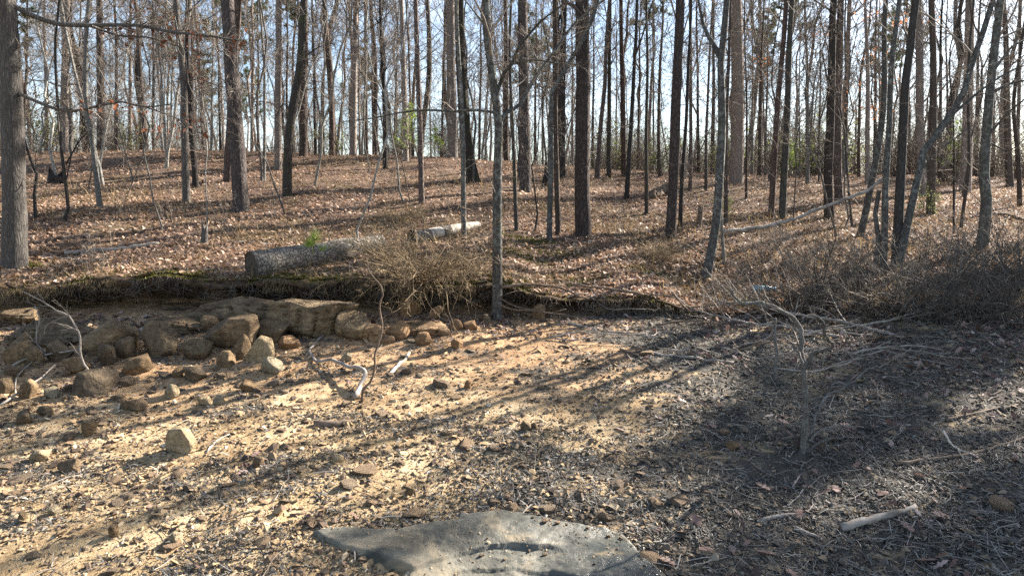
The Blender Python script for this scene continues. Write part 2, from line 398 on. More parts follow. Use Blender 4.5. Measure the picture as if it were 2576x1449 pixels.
def groundmat():
    t = NT('lake_shore_and_forest_floor')
    g = t.n('ShaderNodeNewGeometry'); pos = g.outputs['Position']
    sx = t.n('ShaderNodeSeparateXYZ'); t.l(pos, sx.inputs[0])
    mp = t.n('ShaderNodeMapping'); mp.inputs['Scale'].default_value = (0.55, 1.5, 1.0); mp.inputs['Rotation'].default_value = (0, 0, R(8)); t.l(pos, mp.inputs[0]); st = mp.outputs[0]
    zone = t.attr('zone'); dk = t.attr('organic'); cl = t.attr('clay')
    a = t.noise(pos, 1.6, 6, 0.65); fine = t.noise(pos, 55, 4, 0.75); mid = t.noise(pos, 9, 5, 0.65)
    sand = t.ramp(t.math('ADD', t.math('MULTIPLY', a, 0.55), t.math('MULTIPLY', mid, 0.45)), [(0.36, (0.20, 0.13, 0.068)), (0.5, (0.36, 0.265, 0.15)), (0.64, (0.54, 0.43, 0.28))])
    sand = t.mix(t.ramp(fine, [(0.35, 0.55), (0.6, 0.0)]), sand, (0.20, 0.13, 0.065))
    clay = t.ramp(mid, [(0.35, (0.24, 0.125, 0.06)), (0.65, (0.46, 0.29, 0.16))])
    sand = t.mix(cl, sand, clay)
    org = t.ramp(t.math('ADD', t.math('MULTIPLY', mid, 0.5), t.math('MULTIPLY', fine, 0.5)), [(0.36, (0.028, 0.026, 0.023)), (0.55, (0.078, 0.070, 0.058)), (0.68, (0.18, 0.16, 0.13))])
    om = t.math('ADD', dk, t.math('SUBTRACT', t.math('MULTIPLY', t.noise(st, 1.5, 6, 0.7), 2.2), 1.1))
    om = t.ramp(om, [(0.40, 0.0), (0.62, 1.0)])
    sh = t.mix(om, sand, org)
    soil = t.ramp(mid, [(0.35, (0.022, 0.015, 0.010)), (0.6, (0.085, 0.052, 0.030))])
    soil = t.mix(t.ramp(a, [(0.5, 0.0), (0.7, 0.7)]), soil, (0.17, 0.11, 0.055))
    fl = t.ramp(t.math('ADD', t.math('MULTIPLY', fine, 0.6), t.math('MULTIPLY', mid, 0.4)), [(0.33, (0.04, 0.026, 0.019)), (0.5, (0.13, 0.083, 0.058)), (0.66, (0.27, 0.19, 0.145))])
    fl = t.mix(t.ramp(t.noise(pos, 0.7, 5), [(0.5, 0.0), (0.66, 0.5)]), fl, (0.17, 0.13, 0.065))
    col = t.mix(t.ramp(zone, [(0.15, 0.0), (0.45, 1.0)]), sh, soil)
    col = t.mix(t.ramp(zone, [(0.62, 0.0), (0.9, 1.0)]), col, fl)
    h = t.math('ADD', t.math('MULTIPLY', fine, 0.35), t.math('MULTIPLY', mid, 0.65))
    return t.fin(col, t.bump(h, 0.9, 0.05), 0.95)
M['ground'] = groundmat()

# ------------------------------------------------------------------ ground sheet with the undercut bank
def build_ground():
    xs = np.unique(np.concatenate([np.arange(-13, 13.01, 0.07), np.arange(-34, 34.1, 0.6), np.array([-420, -250, -120, -70, -48, 48, 70, 120, 250, 420])]))
    fs = np.concatenate([[-1.0, -0.4], np.linspace(0.0, 1.0, 96)])            # shore rows as a share of the way to the bank
    nx = len(xs); yb = bank_y(xs); hb = bank_h(xs); u = np.minimum(hb / 0.50, 1)
    rows = []; zone = []
    for f in fs:
        y = np.where(f < 0, 2.0 + f * 60, 2.0 + (yb + 0.60 * u - 2.0) * f)
        rows.append((y, shore(xs, np.minimum(y, yb + 0.7)))); zone.append(np.zeros(nx) + (0.25 if f > 0.985 else 0.0))
    zt = forest(xs, yb + 0.001); zb = shore(xs, yb + 0.6 * u)
    for dy, fr in ((0.62, 0.10), (0.66, 0.26), (0.62, 0.42), (0.48, 0.54), (0.26, 0.63), (0.06, 0.70), (-0.10, 0.77), (-0.15, 0.86), (-0.10, 0.95), (0.03, 1.01)):
        y = yb + dy * u + (0.16 * fbm(xs * 2.6, xs * 0 + fr * 5, 77, 4) + 0.10 * fbm(xs * 9, xs * 0 + fr * 12, 79, 2)) * u
        rows.append((y, zb + (zt - zb) * fr + (0.09 * fbm(xs * 3.3, xs * 0 + fr * 4, 78, 4) + 0.05 * fbm(xs * 11, xs * 0 + fr * 9, 80, 2)) * u)); zone.append(np.where(hb < 0.06, 0.1, 0.5) + (0.2 if fr > 0.95 else 0))
    far = np.concatenate([np.arange(0.14, 24, 0.17), np.arange(24.5, 60, 1.2), np.array([64, 70, 80, 95, 120, 160, 240, 400])])
    for t in far:
        y = yb + t; rows.append((y, forest(xs, y))); zone.append(np.ones(nx))
    V = np.array([np.stack([xs, y, z], 1) for y, z in rows]).reshape(-1, 3)
    nr = len(rows); i = np.arange(nr - 1)[:, None] * nx; j = np.arange(nx - 1)[None, :]
    F = np.stack([i + j, i + j + 1, i + nx + j + 1, i + nx + j], -1).reshape(-1, 4)
    me = npmesh('ground', V, F, M['ground'])
    def put(nm, v):
        a = me.attributes.new(nm, 'FLOAT', 'POINT'); a.data.foreach_set('value', np.asarray(v, np.float32).ravel())
    put('zone', np.array(zone))
    x, y = V[:, 0], V[:, 1]
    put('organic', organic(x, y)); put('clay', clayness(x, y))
    o = link('ground', me); o['kind'] = 'structure'
    return o

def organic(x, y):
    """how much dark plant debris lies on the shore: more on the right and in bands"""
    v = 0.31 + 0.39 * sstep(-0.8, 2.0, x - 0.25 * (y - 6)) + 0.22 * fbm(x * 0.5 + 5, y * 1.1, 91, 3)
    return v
def clayness(x, y):
    return sstep(6.4, 9.0, y + 0.5 * fbm(x * 0.7, y * 0.7, 95, 2)) * (1 - sstep(1.2, 2.6, x)) * 0.75
build_ground()

# ------------------------------------------------------------------ trees
def trunk_mesh(P, rad, sides, mat, seed, flare=0.5, rough=0.035):
    """P (N,3) local centre line from the ground up"""
    N = len(P); hgt = P[:, 2] - P[0, 2]
    r = rad * (1 + flare * np.exp(-np.maximum(hgt, 0) / 0.22))
    V, F = tubes(P[None], r[None], sides, rough, seed)
    V = V.reshape(N, sides, 3)
    g = np.random.default_rng(seed); ph = g.uniform(0, 6.28, 3)
    a = np.arange(sides) * 2 * np.pi / sides                       # root buttresses near the ground
    but = 1 + (0.16 * np.cos(3 * a + ph[0]) + 0.10 * np.cos(5 * a + ph[1]))[None, :] * np.exp(-np.maximum(hgt, 0) / 0.25)[:, None] * (flare > 0.2)
    V = P[:, None, :] + (V - P[:, None, :]) * but[..., None]
    return npmesh('trunk', V.reshape(-1, 3), F, mat)

def crown_twigs(P, Rr, g, kind, H_, dens=1.0, fat=1.0):
    """bare limbs and twigs for a trunk; P local (N,3)"""
    mb = MB(); P1 = P[None]; R1 = Rr[None]
    n1 = max(5, int({'pine': 7, 'sapling': 13, 'hard': 14}[kind] * dens))
    s0 = {'pine': 0.22, 'sapling': 0.28, 'hard': 0.40}[kind]
    Lm = {'pine': 0.055, 'sapling': 0.20, 'hard': 0.24}[kind] * H_
    A, RA = spawn(P1, R1, n1 if fat > 1 else max(4, int(n1 * 0.62)), s0, 0.985, 52, 12, lambda s: Lm * (1.15 - 0.75 * (s - s0) / (1 - s0)), 8, 0.13, 0.085 if kind != 'pine' else -0.02, 0.30, 0.005, g, ratio=False)
    mb.tubes(A, RA, 5)
    if kind == 'pine':
        B, RB = spawn(A, RA, 3, 0.3, 1, 45, 15, 0.5, 4, 0.18, 0, 0.6, 0.004, g); mb.tubes(B, RB, 3)
    else:
        B, RB = spawn(A, RA, int(round(6 * min(dens, 1.35))) if fat > 1 else 4, 0.2, 1.0, 42, 14, 0.48, 6, 0.16, 0.05, 0.5, 0.0036 * fat, g); mb.tubes(B, RB, 3)
        C, RC = spawn(B, RB, (5 if dens < 1.3 else 7) if fat > 1 else 4, 0.2, 1.0, 42, 16, 0.5, 4, 0.18, 0.04, 0.6, 0.0030 * fat, g); mb.tubes(C, RC, 3)
    # a few short twigs low on the trunk
    D, RD = spawn(P1, R1, int(16 * dens), 0.10, 0.5, 68, 16, lambda s: 0.35 + 0.8 * np.random.default_rng(3).random(len(s)), 5, 0.2, 0.02, 0.1, 0.0035, g, ratio=False)
    RD = np.minimum(RD, 0.009); mb.tubes(D, RD, 3)
    E, RE = spawn(D, RD, 3, 0.3, 1, 45, 15, 0.5, 4, 0.2, 0, 0.7, 0.0026, g); mb.tubes(E, RE, 3)
    return mb

def needles_tufts(C, D, g, n=10, L=0.18, w=0.013, spread=0.9):
    """tufts of needle triangles at C (m,3) pointing about D"""
    m = len(C); d = nrm(D[:, None, :] + spread * g.normal(size=(m, n, 3)))
    s = nrm(np.cross(d, g.normal(size=(m, n, 3)))) * (w / 2)
    ln = L * g.uniform(0.7, 1.2, (m, n, 1)); c = C[:, None, :]
    V = np.stack([c - s + 0 * d, c + s + 0 * d, c + d * ln], 2).reshape(-1, 3)
    return V, np.arange(len(V)).reshape(-1, 3)

def pine_crown_mesh(seed, R0=2.6, Hc=7.0, nb=36, tuf=40):
    """needle crown whose foot is at the origin; returns one mesh"""
    g = np.random.default_rng(seed); mb = MB()
    axis = np.stack([0.1 * g.normal(size=9), 0.1 * g.normal(size=9), np.linspace(0, Hc, 9)], 1); axis[0, :2] = 0
    ra = np.linspace(0.11, 0.02, 9)
    A, RA = spawn(axis[None], ra[None], nb, 0.03, 0.97, 72, 10, lambda s: R0 * (1.0 - 0.75 * s) * 1.0, 7, 0.12, 0.06, 0.45, 0.012, g, ratio=False)
    mb.tubes(A, RA, 4)
    B, RB = spawn(A, RA, 5, 0.35, 1, 40, 12, 0.4, 4, 0.12, 0.06, 0.6, 0.006, g); mb.tubes(B, RB, 3)
    C = B[np.arange(len(B)).repeat(tuf // 5), g.integers(1, 4, len(B) * (tuf // 5))]
    C = C + 0.05 * g.normal(size=C.shape); D = nrm(np.repeat(B[:, -1] - B[:, 0], tuf // 5, 0))
    b = MB(); b.add(*needles_tufts(C, D, g, 16, 0.22, 0.032))
    return mb.mesh('crown_limbs', M['dark']), b.mesh('needles', M['needle'], smooth=False)
PINE_CROWNS = [pine_crown_mesh(100 + k, 2.2 + 0.5 * k, 6.0 + k) for k in range(3)]

def leaves_at(C, g, size, mat, name='leaves'):
    m = len(C); a = nrm(g.normal(size=(m, 3)) + np.array([0, 0, -0.6])); b = nrm(np.cross(a, g.normal(size=(m, 3))))
    s = (size * g.uniform(0.6, 1.2, (m, 1)))
    n = np.cross(a, b) * s * 0.18
    V = np.stack([C, C + a * s * 0.5 + b * s * 0.3 + n, C + a * s, C + a * s * 0.5 - b * s * 0.3 + n], 1).reshape(-1, 3)
    q = np.arange(m)[:, None] * 4
    F = np.concatenate([q + np.array([[0, 1, 2]]), q + np.array([[0, 2, 3]])])
    return npmesh(name, V, F, mat, smooth=False)

LAND = []     # (pixel x at mid height, short name) of hand-labelled trees, for labelling their neighbours
SMALL = []    # trees still waiting for a label: (pixel x, object, adjective)

def tree(pts, wpx, kind='hard', mat='oak', label=None, cat='tree', short=None, D=None, name=None, height=None, limbs=(), dens=1.0,
         leaves=None, flare=0.5, group=None, adj='thin', twig=None, stop=False, lean=0.0):
    """pts: picture points of the trunk from the foot up; wpx: trunk width in pixels about half-way"""
    seed = int(pts[0][0] * 7 + pts[0][1] * 13 + wpx); g = np.random.default_rng(seed)
    if D is None:
        b = gp(*pts[0])
        if b is None:
            D = 30.0
        else: D = b[1]
    base = at(pts[0][0], pts[0][1], D); base[2] = h1(base[0], D)
    p = [base] + [at(px, py, D) for px, py in pts[1:]]
    p = np.array(p)
    p[:, 1] += lean * (p[:, 2] - base[2])
    r0 = 0.5 * wpx / FPX * D * 1.0
    dia = 2 * r0
    if height is None: height = float(np.clip(6 + 30 * dia, 7, 21)) if kind != 'pine' else float(np.clip(9 + 26 * dia, 11, 23))
    if not stop:
        top = p[-1]; left = base[2] + height - top[2]
        if left > 0.5:
            d = nrm(p[-1] - p[-2])[None][0]; d = nrm(d * 0.6 + np.array([0, 0, 0.8]))
            n = max(2, int(left / 1.5)); q = []
            c = top.copy()
            for k in range(n):
                d = nrm(d + np.array([0, 0, 0.25]) + (0.05 if kind == 'pine' else 0.11) * g.normal(size=3)); c = c + d * left / n; q.append(c.copy())
            p = np.vstack([p, q])
    P = catmull(p, 0.45 if D < 20 else 0.8)
    # a little natural waver
    s = np.linspace(0, 1, len(P)); amp = (0.015 if kind == 'pine' else 0.035)
    P[:, 0] += amp * np.sin(s * 17 + seed % 7) * s; P[:, 1] += amp * 2 * np.sin(s * 11 + seed % 5) * s
    foot = P[0] + np.array([0, 0, -0.35]); mids = P[0] + (P[1] - P[0]) * np.array([[0.25], [0.5]])
    P = np.vstack([foot, P[0], mids, P[1:]]) - base
    hh = np.clip(P[:, 2] / max(height, 1), 0, 1)
    rad = r0 * (1.06 - 0.86 * hh ** (1.15 if kind == 'pine' else 1.0))
    if stop: rad = r0 * (1.05 - 0.35 * np.linspace(0, 1, len(P)))
    o = link(name or ('pine_tree' if kind == 'pine' else 'hardwood_tree'), None, None, base)
    sides = 14 if D < 20 else 9
    tr = link('trunk', trunk_mesh(P, rad, sides, M[mat], seed, flare), o)
    tw = M[twig or ('twig_dark' if mat in ('dark', 'darkmoss', 'pine') else 'twig')]
    if not stop or dens > 0:
        mb = crown_twigs(P[1:], rad[1:], g, kind, height, dens * (1.3 if D > 22 else 1.0), 1.0 if D < 18 else 1.6)
    else: mb = None
    lims = []
    for lp, lw, dy in limbs:          # limbs traced from the picture: points, width in pixels, depth drift away from the camera
        q = np.array([at(px, py, D + dy * k / max(1, len(lp) - 1)) for k, (px, py) in enumerate(lp)]) - base
        Q = catmull(q, 0.12); Q += 0.012 * np.cumsum(g.normal(size=Q.shape), 0) * np.linspace(0, 1, len(Q))[:, None] * 0.5
        rr = 0.5 * lw / FPX * D * np.linspace(1.0, 0.35, len(Q))
        V, F = tubes(Q[None], rr[None], 8, 0.05, seed)
        link('limb', npmesh('limb', V, F, M[mat]), tr)
        lims.append((Q, rr))
        if mb is not None:
            A, RA = spawn(Q[None], rr[None], int(5 + 2.2 * len(Q) * 0.12 * 4), 0.18, 1.0, 48, 14, 0.24, 6, 0.16, 0.03, 0.42, 0.0035, g); mb.tubes(A, RA, 3)
            B, RB = spawn(A, RA, 5, 0.25, 1.0, 42, 14, 0.5, 4, 0.2, 0.02, 0.6, 0.0026, g); mb.tubes(B, RB, 3)
    crn = link('crown', mb.mesh('crown', tw), o) if mb is not None else o
    if kind == 'pine' and not stop:
        lb, nd = PINE_CROWNS[seed % 3]
        k = float(np.clip(height / 19, 0.55, 1.15)); z = height * 0.66
        i = int(np.argmin(np.abs(P[:, 2] - z)))
        c = link('crown_limbs', lb, o, P[i]); c.scale = (k, k, height * 0.34 / 6.6); c.rotation_euler[2] = seed % 6
        link('needles', nd, c)
    if leaves:
        lname, cnt, size, zone = leaves
        pool = []
        if lims:
            for Q, rr in lims: pool.append(Q[len(Q) // 3:])
        pool = np.vstack(pool) if pool else None
        if pool is None or zone:
            z0, z1, spread = zone
            c = np.stack([g.normal(0, spread, cnt), g.normal(0, spread, cnt), g.uniform(z0, z1, cnt)], 1)
            cl = g.normal(size=(max(3, cnt // 22), 3)) * np.array([spread, spread, 0.3]) ; cl[:, 2] = g.uniform(z0, z1, len(cl))
            c = cl[g.integers(0, len(cl), cnt)] + g.normal(size=(cnt, 3)) * np.array([0.30, 0.30, 0.10])
        else:
            c = pool[g.integers(0, len(pool), max(4, cnt // 4))]; c = c[g.integers(0, len(c), cnt)] + 0.07 * g.normal(size=(cnt, 3)) - np.array([0, 0, 0.05])
        link('leaves', leaves_at(c, g, size, M[lname]), crn)
    mx_ = pts[len(pts) // 2][0]
    if label:
        tag(o, label, cat, group)
        if short: LAND.append((mx_, short))
    else:
        o['category'] = cat; SMALL.append((pts[0][0], o, adj))
    return o

# left edge
tree([(37, 668), (36, 560), (33, 440), (27, 250), (15, 0)], 52, 'hard', 'oak', 'thick grey oak at the left edge with two long bare limbs reaching right', short='left-edge oak',
     flare=0.55, height=17, dens=0.8, leaves=('rust_leaf', 110, 0.10, None),
     limbs=[([(30, 12), (70, 35), (140, 60), (230, 64), (340, 65), (430, 82), (520, 95), (610, 110)], 13, 1.2),
            ([(230, 66), (300, 90), (380, 96), (450, 118), (520, 140)], 6, 1.6),
            ([(46, 235), (75, 248), (130, 270), (180, 280), (240, 270), (310, 258), (360, 270), (430, 262)], 9, -0.8),
            ([(360, 268), (410, 285), (470, 310), (500, 332)], 4, -0.4)])
tree([(90, 556), (86, 490), (92, 440), (78, 400), (62, 345), (48, 295)], 8, 'sapling', 'dark', 'crooked thin black stem leaning over toward the left-edge oak', short='crooked black stem', height=4.5, dens=0.4, flare=0.1)
tree([(163, 557), (172, 525), (166, 470), (156, 400), (146, 290), (143, 100), (148, 0)], 8, 'sapling', 'dark', 'thin black sapling with a kinked foot and side branches', short='kinked black sapling', dens=0.7, flare=0.1,
     limbs=[([(166, 415), (190, 370), (215, 335), (240, 345)], 4, 0.3), ([(168, 450), (180, 395), (200, 350), (212, 310)], 3.5, 0.2)])
tree([(163, 402), (163, 250), (168, 0)], 19, 'pine', 'pale', 'brown trunk behind the kinked black sapling, sunlit on its right side', D=27, short='brown trunk')
tree([(180, 400), (178, 250), (160, 120), (152, 0)], 9, 'hard', 'grey', 'slim pale trunk hugging the brown trunk on its right', D=28)
tree([(252, 521), (243, 450), (230, 330), (215, 240), (216, 130), (228, 0)], 13, 'hard', 'grey', 'smooth pale grey tree with a bowed lower trunk and dark streaks', short='bowed pale tree', flare=0.2,
     limbs=[([(222, 130), (260, 105), (300, 92)], 4, 0.5)])
tree([(255, 402), (254, 250), (250, 0)], 17, 'pine', 'brown', 'dark brown trunk on the crest just right of the bowed pale tree', D=28, short='dark crest trunk')
tree([(370, 402), (358, 240), (350, 150), (340, 0)], 12, 'hard', 'brown', 'leaning brown trunk on the crest with a fork high up', D=27, short='leaning crest trunk')
tree([(470, 511), (466, 400), (463, 240), (452, 100), (445, 0)], 18, 'hard', 'oak', 'grey hardwood with red leaves clinging to low twigs', short='red-leafed hardwood', flare=0.2,
     leaves=('rust_leaf', 170, 0.10, (1.6, 5.2, 0.35)), limbs=[([(470, 205), (500, 200), (530, 210), (560, 220), (615, 215)], 3, -0.3)])
tree([(493, 473), (487, 380), (478, 290), (470, 150), (474, 0)], 14, 'hard', 'dark', 'dark trunk half hidden behind the red-leafed hardwood')
tree([(607, 530), (598, 380), (585, 200), (571, 0)], 35, 'pine', 'pine', 'large dark pine leaning slightly left, sunlit down its right edge', short='large dark pine', flare=0.45)
tree([(573, 458), (580, 330), (590, 150), (600, 0)], 21, 'pine', 'pine_red', 'pine trunk crossing close behind the large dark pine')
tree([(664, 456), (666, 330), (664, 170), (655, 0)], 8, 'sapling', 'grey', 'slender grey sapling standing right of the large dark pine')
tree([(699, 427), (699, 250), (701, 0)], 17, 'pine', 'pale', 'straight light brown pine left of the leaning mossy tree', short='light brown pine')
tree([(722, 496), (724, 400), (733, 300), (752, 190), (758, 120), (763, 0)], 22, 'hard', 'darkmoss', 'leaning dark tree with moss patches and a bent trunk', short='leaning mossy tree', flare=0.2,
     limbs=[([(735, 285), (712, 262), (690, 300)], 4, 0.4), ([(760, 150), (800, 120), (850, 105)], 4, 0.5)])
tree([(764, 407), (764, 250), (766, 0)], 19, 'pine', 'pine_red', 'reddish trunk just right of the leaning mossy tree', D=27)
tree([(835, 392), (833, 250), (815, 0)], 14, 'pine', 'pine_red', 'reddish leaning pine above a green bush on the crest', D=28, short='reddish leaning pine')
tree([(888, 397), (890, 250), (896, 0)], 17, 'hard', 'pale', 'pale tan trunk on the crest left of the twin dark stems', D=29, short='pale tan trunk')
tree([(922, 407), (920, 200), (919, 0)], 9, 'pine', 'pine_red', 'narrow reddish trunk right beside the pale tan trunk', D=28)
tree([(969, 427), (968, 300), (965, 210), (955, 0)], 12, 'hard', 'dark', 'dark stem with a narrow V fork near the crest', short='V-forked dark stem', limbs=[([(966, 235), (968, 120), (962, 60), (972, -20)], 7, 0.2)])
tree([(1021, 416), (1019, 300), (1014, 150), (1010, 0)], 14, 'pine', 'pale', 'tan pine trunk rising behind the bright green young pine', D=26, short='tan pine')
tree([(1061, 512), (1057, 350), (1052, 180), (1045, 0)], 14, 'pine', 'pine_red', 'slender reddish pine right of the bright green young pine', short='slender reddish pine', flare=0.3)
tree([(1139, 408), (1136, 250), (1133, 0)], 24, 'pine', 'pale', 'broad tan trunk on the crest behind the dark flared tree', D=28, short='broad tan trunk')
tree([(1190, 457), (1176, 380), (1163, 230), (1155, 0)], 29, 'hard', 'darkmoss', 'dark tree whose foot flares out wide to the right', short='dark flared tree', flare=0.9)
tree([(1167, 597), (1165, 420), (1160, 220), (1147, 0)], 13, 'hard', 'lichen', 'slim lichen-spotted trunk in front of the dark flared tree and fallen log', short='slim lichen trunk', flare=0.15)
tree([(1250, 772), (1251, 735), (1252, 600), (1252, 440), (1253, 320), (1243, 230), (1228, 130), (1224, 0)], 25, 'hard', 'lichen_dark', 'forked grey lichen tree standing on the bank edge, limbs spread wide', short='forked lichen tree', D=10.5, flare=0.2, height=11, dens=0.8,
     limbs=[([(1256, 312), (1275, 282), (1310, 262), (1342, 200), (1400, 118), (1446, 56), (1520, 0)], 11, 0.8),
            ([(1252, 232), (1266, 187), (1286, 163), (1302, 123), (1360, 50), (1425, 0)], 9, -0.5),
            ([(1288, 163), (1340, 152), (1400, 160), (1450, 168), (1490, 200)], 5, -0.8),
            ([(1245, 284), (1200, 278), (1142, 281), (1075, 280), (1025, 285), (940, 305), (860, 322)], 7, 0.6),
            ([(1228, 75), (1192, 30), (1168, 0)], 6, 0.4)])
tree([(1299, 580), (1295, 450), (1286, 250), (1284, 0)], 10, 'hard', 'darkmoss', 'thin dark trunk between the forked lichen tree and a big pine', short='thin dark trunk', flare=0.1)
tree([(1322, 481), (1320, 330), (1317, 150), (1315, 0)], 27, 'pine', 'pine', 'big straight reddish-grey pine behind thin stems, foot hidden in twigs', short='straight grey pine', flare=0.5)
tree([(1345, 585), (1352, 540), (1345, 470), (1338, 420), (1350, 380)], 5, 'sapling', 'dark', 'small curved dark sapling at the straight grey pine', height=4, dens=0.7, flare=0.1)
tree([(1382, 603), (1384, 450), (1386, 300), (1390, 232), (1420, 180), (1452, 123), (1490, 45), (1510, -30)], 14, 'hard', 'lichen', 'lichen-grey tree bending sharply right behind the plated pine', short='bent lichen tree', flare=0.15)
tree([(1404, 591), (1400, 420), (1396, 220), (1395, 0)], 13, 'pine', 'brown', 'slim brown trunk touching the bent lichen tree on its right', flare=0.2)
tree([(1412, 449), (1412, 300), (1415, 150), (1420, 0)], 20, 'hard', 'dark', 'dark trunk standing farther back left of the plated pine', short='far dark trunk', limbs=[([(1413, 110), (1405, 60), (1425, 0)], 8, 0.2)])
tree([(1468, 592), (1464, 440), (1467, 220), (1464, 0)], 37, 'pine', 'pine', 'big plated pine in the centre with a straight thick trunk', short='big plated pine', flare=0.42)
tree([(1502, 449), (1512, 300), (1521, 220), (1532, 0)], 12, 'hard', 'pine_red', 'trunk leaning right behind the big plated pine', short='right-leaning trunk')
tree([(1532, 428), (1532, 300), (1534, 0)], 12, 'hard', 'darkmoss', 'trunk with a dark mossy foot right of the right-leaning trunk', D=25)
tree([(1570, 433), (1567, 250), (1562, 0)], 13, 'pine', 'pine_red', 'straight reddish pine with sunlit bark at the crest', D=25, short='sunlit reddish pine')
tree([(1576, 503), (1582, 400), (1593, 230), (1600, 90), (1602, 0)], 12, 'hard', 'dark', 'dark tree leaning right with a high right-hand branch', short='dark leaning tree', flare=0.15, limbs=[([(1598, 140), (1615, 95), (1630, 40), (1640, 0)], 6, 0.3)])
tree([(1626, 540), (1626, 400), (1627, 200), (1629, 0)], 9.5, 'hard', 'darkmoss', 'very straight thin dark trunk left of a large pine', short='straight thin dark trunk', flare=0.1)
tree([(1660, 445), (1656, 330), (1662, 150), (1668, 0)], 9, 'hard', 'brown', None)
tree([(1686, 594), (1694, 450), (1701, 230), (1712, 0)], 25, 'pine', 'pine', 'large reddish pine leaning slightly right beside two thinner trunks', short='large reddish pine', flare=0.4)
tree([(1711, 573), (1716, 450), (1728, 250), (1738, 0)], 10, 'hard', 'dark', 'dark trunk close against the right of the large reddish pine', flare=0.1)
tree([(1736, 483), (1738, 350), (1737, 150), (1735, 0)], 9, 'pine', 'pine_red', 'thin reddish trunk behind the large reddish pine', flare=0.1)
tree([(1776, 481), (1776, 350), (1782, 200), (1790, 80)], 8, 'sapling', 'brown', None)
tree([(1776, 698), (1790, 630), (1802, 560), (1809, 460), (1815, 300), (1814, 160), (1824, 90), (1832, 0)], 22, 'hard', 'lichen', 'forked grey tree with a curved foot where the bank ends', short='curved-foot forked tree', flare=0.5, height=11,
     limbs=[([(1814, 150), (1800, 120), (1778, 80), (1766, 40), (1758, -10)], 14, 0.3), ([(1822, 110), (1850, 75), (1880, 60)], 4, -0.4), ([(1816, 220), (1870, 232), (1920, 228)], 3, -0.4)])
tree([(1822, 665), (1817, 600), (1813, 520)], 8, 'sapling', 'grey', 'thin grey stem against the right of the curved-foot forked tree', height=4, dens=0.6, flare=0.1)
tree([(1826, 560), (1826, 450), (1828, 300)], 9, 'pine', 'pine_red', 'reddish trunk just behind the curved-foot forked tree', flare=0.2)
tree([(1852, 464), (1854, 330), (1855, 200), (1851, 0)], 32, 'pine', 'pale', 'thick pale brown pine standing back in full sun', short='thick pale pine', flare=0.5)
tree([(1877, 500), (1879, 350), (1876, 200), (1872, 0)], 6, 'sapling', 'brown', 'very thin stem in front of the thick pale pine on its right')
tree([(1910, 440), (1912, 300), (1920, 0)], 9, 'hard', 'brown', None, leaves=('orange_leaf', 120, 0.10, (3.5, 6.5, 0.6)))
tree([(1939, 550), (1945, 450), (1957, 250), (1978, 0)], 14, 'pine', 'pine_red', 'slim reddish trunk, left of a close pair leaning right', short='slim reddish trunk', flare=0.3)
tree([(1967, 554), (1972, 450), (1980, 300), (1984, 150), (1995, 0)], 17, 'hard', 'darkmoss', 'dark mossy trunk, right of a close pair leaning right', short='dark mossy trunk', flare=0.3)
tree([(2032, 444), (2031, 300), (2027, 0)], 10, 'hard', 'grey', 'pale slim trunk with an upright side fork, alone against sky', D=26, short='lone pale trunk', limbs=[([(2033, 300), (2042, 270), (2048, 215), (2060, 150)], 6, 0.3)])
tree([(2086, 550), (2083, 450), (2087, 330), (2094, 130), (2100, 0)], 22, 'hard', 'dark', 'black-barked tree leaning right, standing by the propped fallen trunk', short='black-barked tree', flare=0.7, limbs=[([(2093, 140), (2105, 70), (2114, 0)], 10, 0.3)])
tree([(2110, 508), (2106, 400), (2108, 250), (2115, 0)], 19, 'pine', 'pine_red', 'reddish pine half hidden behind the black-barked tree', flare=0.5)
tree([(2143, 570), (2132, 450), (2122, 330), (2108, 240), (2100, 215)], 6, 'sapling', 'oak', 'thin bent grey sapling right of the black-barked tree', height=6, dens=0.7, flare=0.1)
tree([(2184, 437), (2182, 250), (2178, 0)], 12, 'hard', 'pale', 'pale trunk among orange leaves left of the multi-stemmed clump', D=26, short='orange-leafed tree', leaves=('orange_leaf', 380, 0.11, (3.0, 9.5, 1.0)))
tree([(2160, 445), (2160, 330), (2165, 200)], 8, 'sapling', 'brown', None, leaves=('orange_leaf', 120, 0.10, (2.5, 4.5, 0.8)))
tree([(2163, 597), (2174, 550), (2186, 490), (2205, 390), (2217, 320), (2226, 220), (2228, 0)], 16, 'hard', 'lichen', 'grey stem leaning right at the left of the multi-stemmed clump', short='leaning clump stem', flare=0.2)
tree([(2222, 670), (2226, 560), (2228, 470), (2237, 300), (2242, 167), (2262, 0)], 16, 'hard', 'lichen', 'upright pale lichen-spotted stem in the multi-stemmed clump', short='upright clump stem', flare=0.15, height=10)
tree([(2254, 668), (2260, 560), (2265, 467), (2274, 300), (2279, 200), (2290, 117), (2300, 0)], 23, 'hard', 'dark', 'thick black upright stem in the middle of the multi-stemmed clump', short='black clump stem', flare=0.15, height=12)
tree([(2262, 672), (2278, 580), (2298, 490), (2310, 440), (2324, 383), (2350, 350), (2400, 283), (2430, 227), (2444, 167), (2470, 83), (2494, 0)], 19, 'hard', 'lichen', 'pale lichen stem curving far out to the right from the clump', short='curving lichen stem', flare=0.2, height=9.5,
     limbs=[([(2300, 470), (2340, 400), (2400, 350), (2470, 300)], 5, 0.5), ([(2400, 285), (2470, 225), (2530, 185), (2590, 160)], 7, -0.3)])
tree([(2203, 665), (2208, 600), (2205, 540), (2212, 480)], 15, 'hard', 'oak', 'short broken dead stem at the left of the multi-stemmed clump', stop=True, dens=0, name='dead_snag', flare=0.1)
tree([(2275, 455), (2310, 310), (2380, 235), (2470, 170), (2550, 100)], 8, 'sapling', 'dark', 'long thin dark branch-like stem arching right above the clump', D=12.2, stop=True, dens=0.5, flare=0.0) if False else None
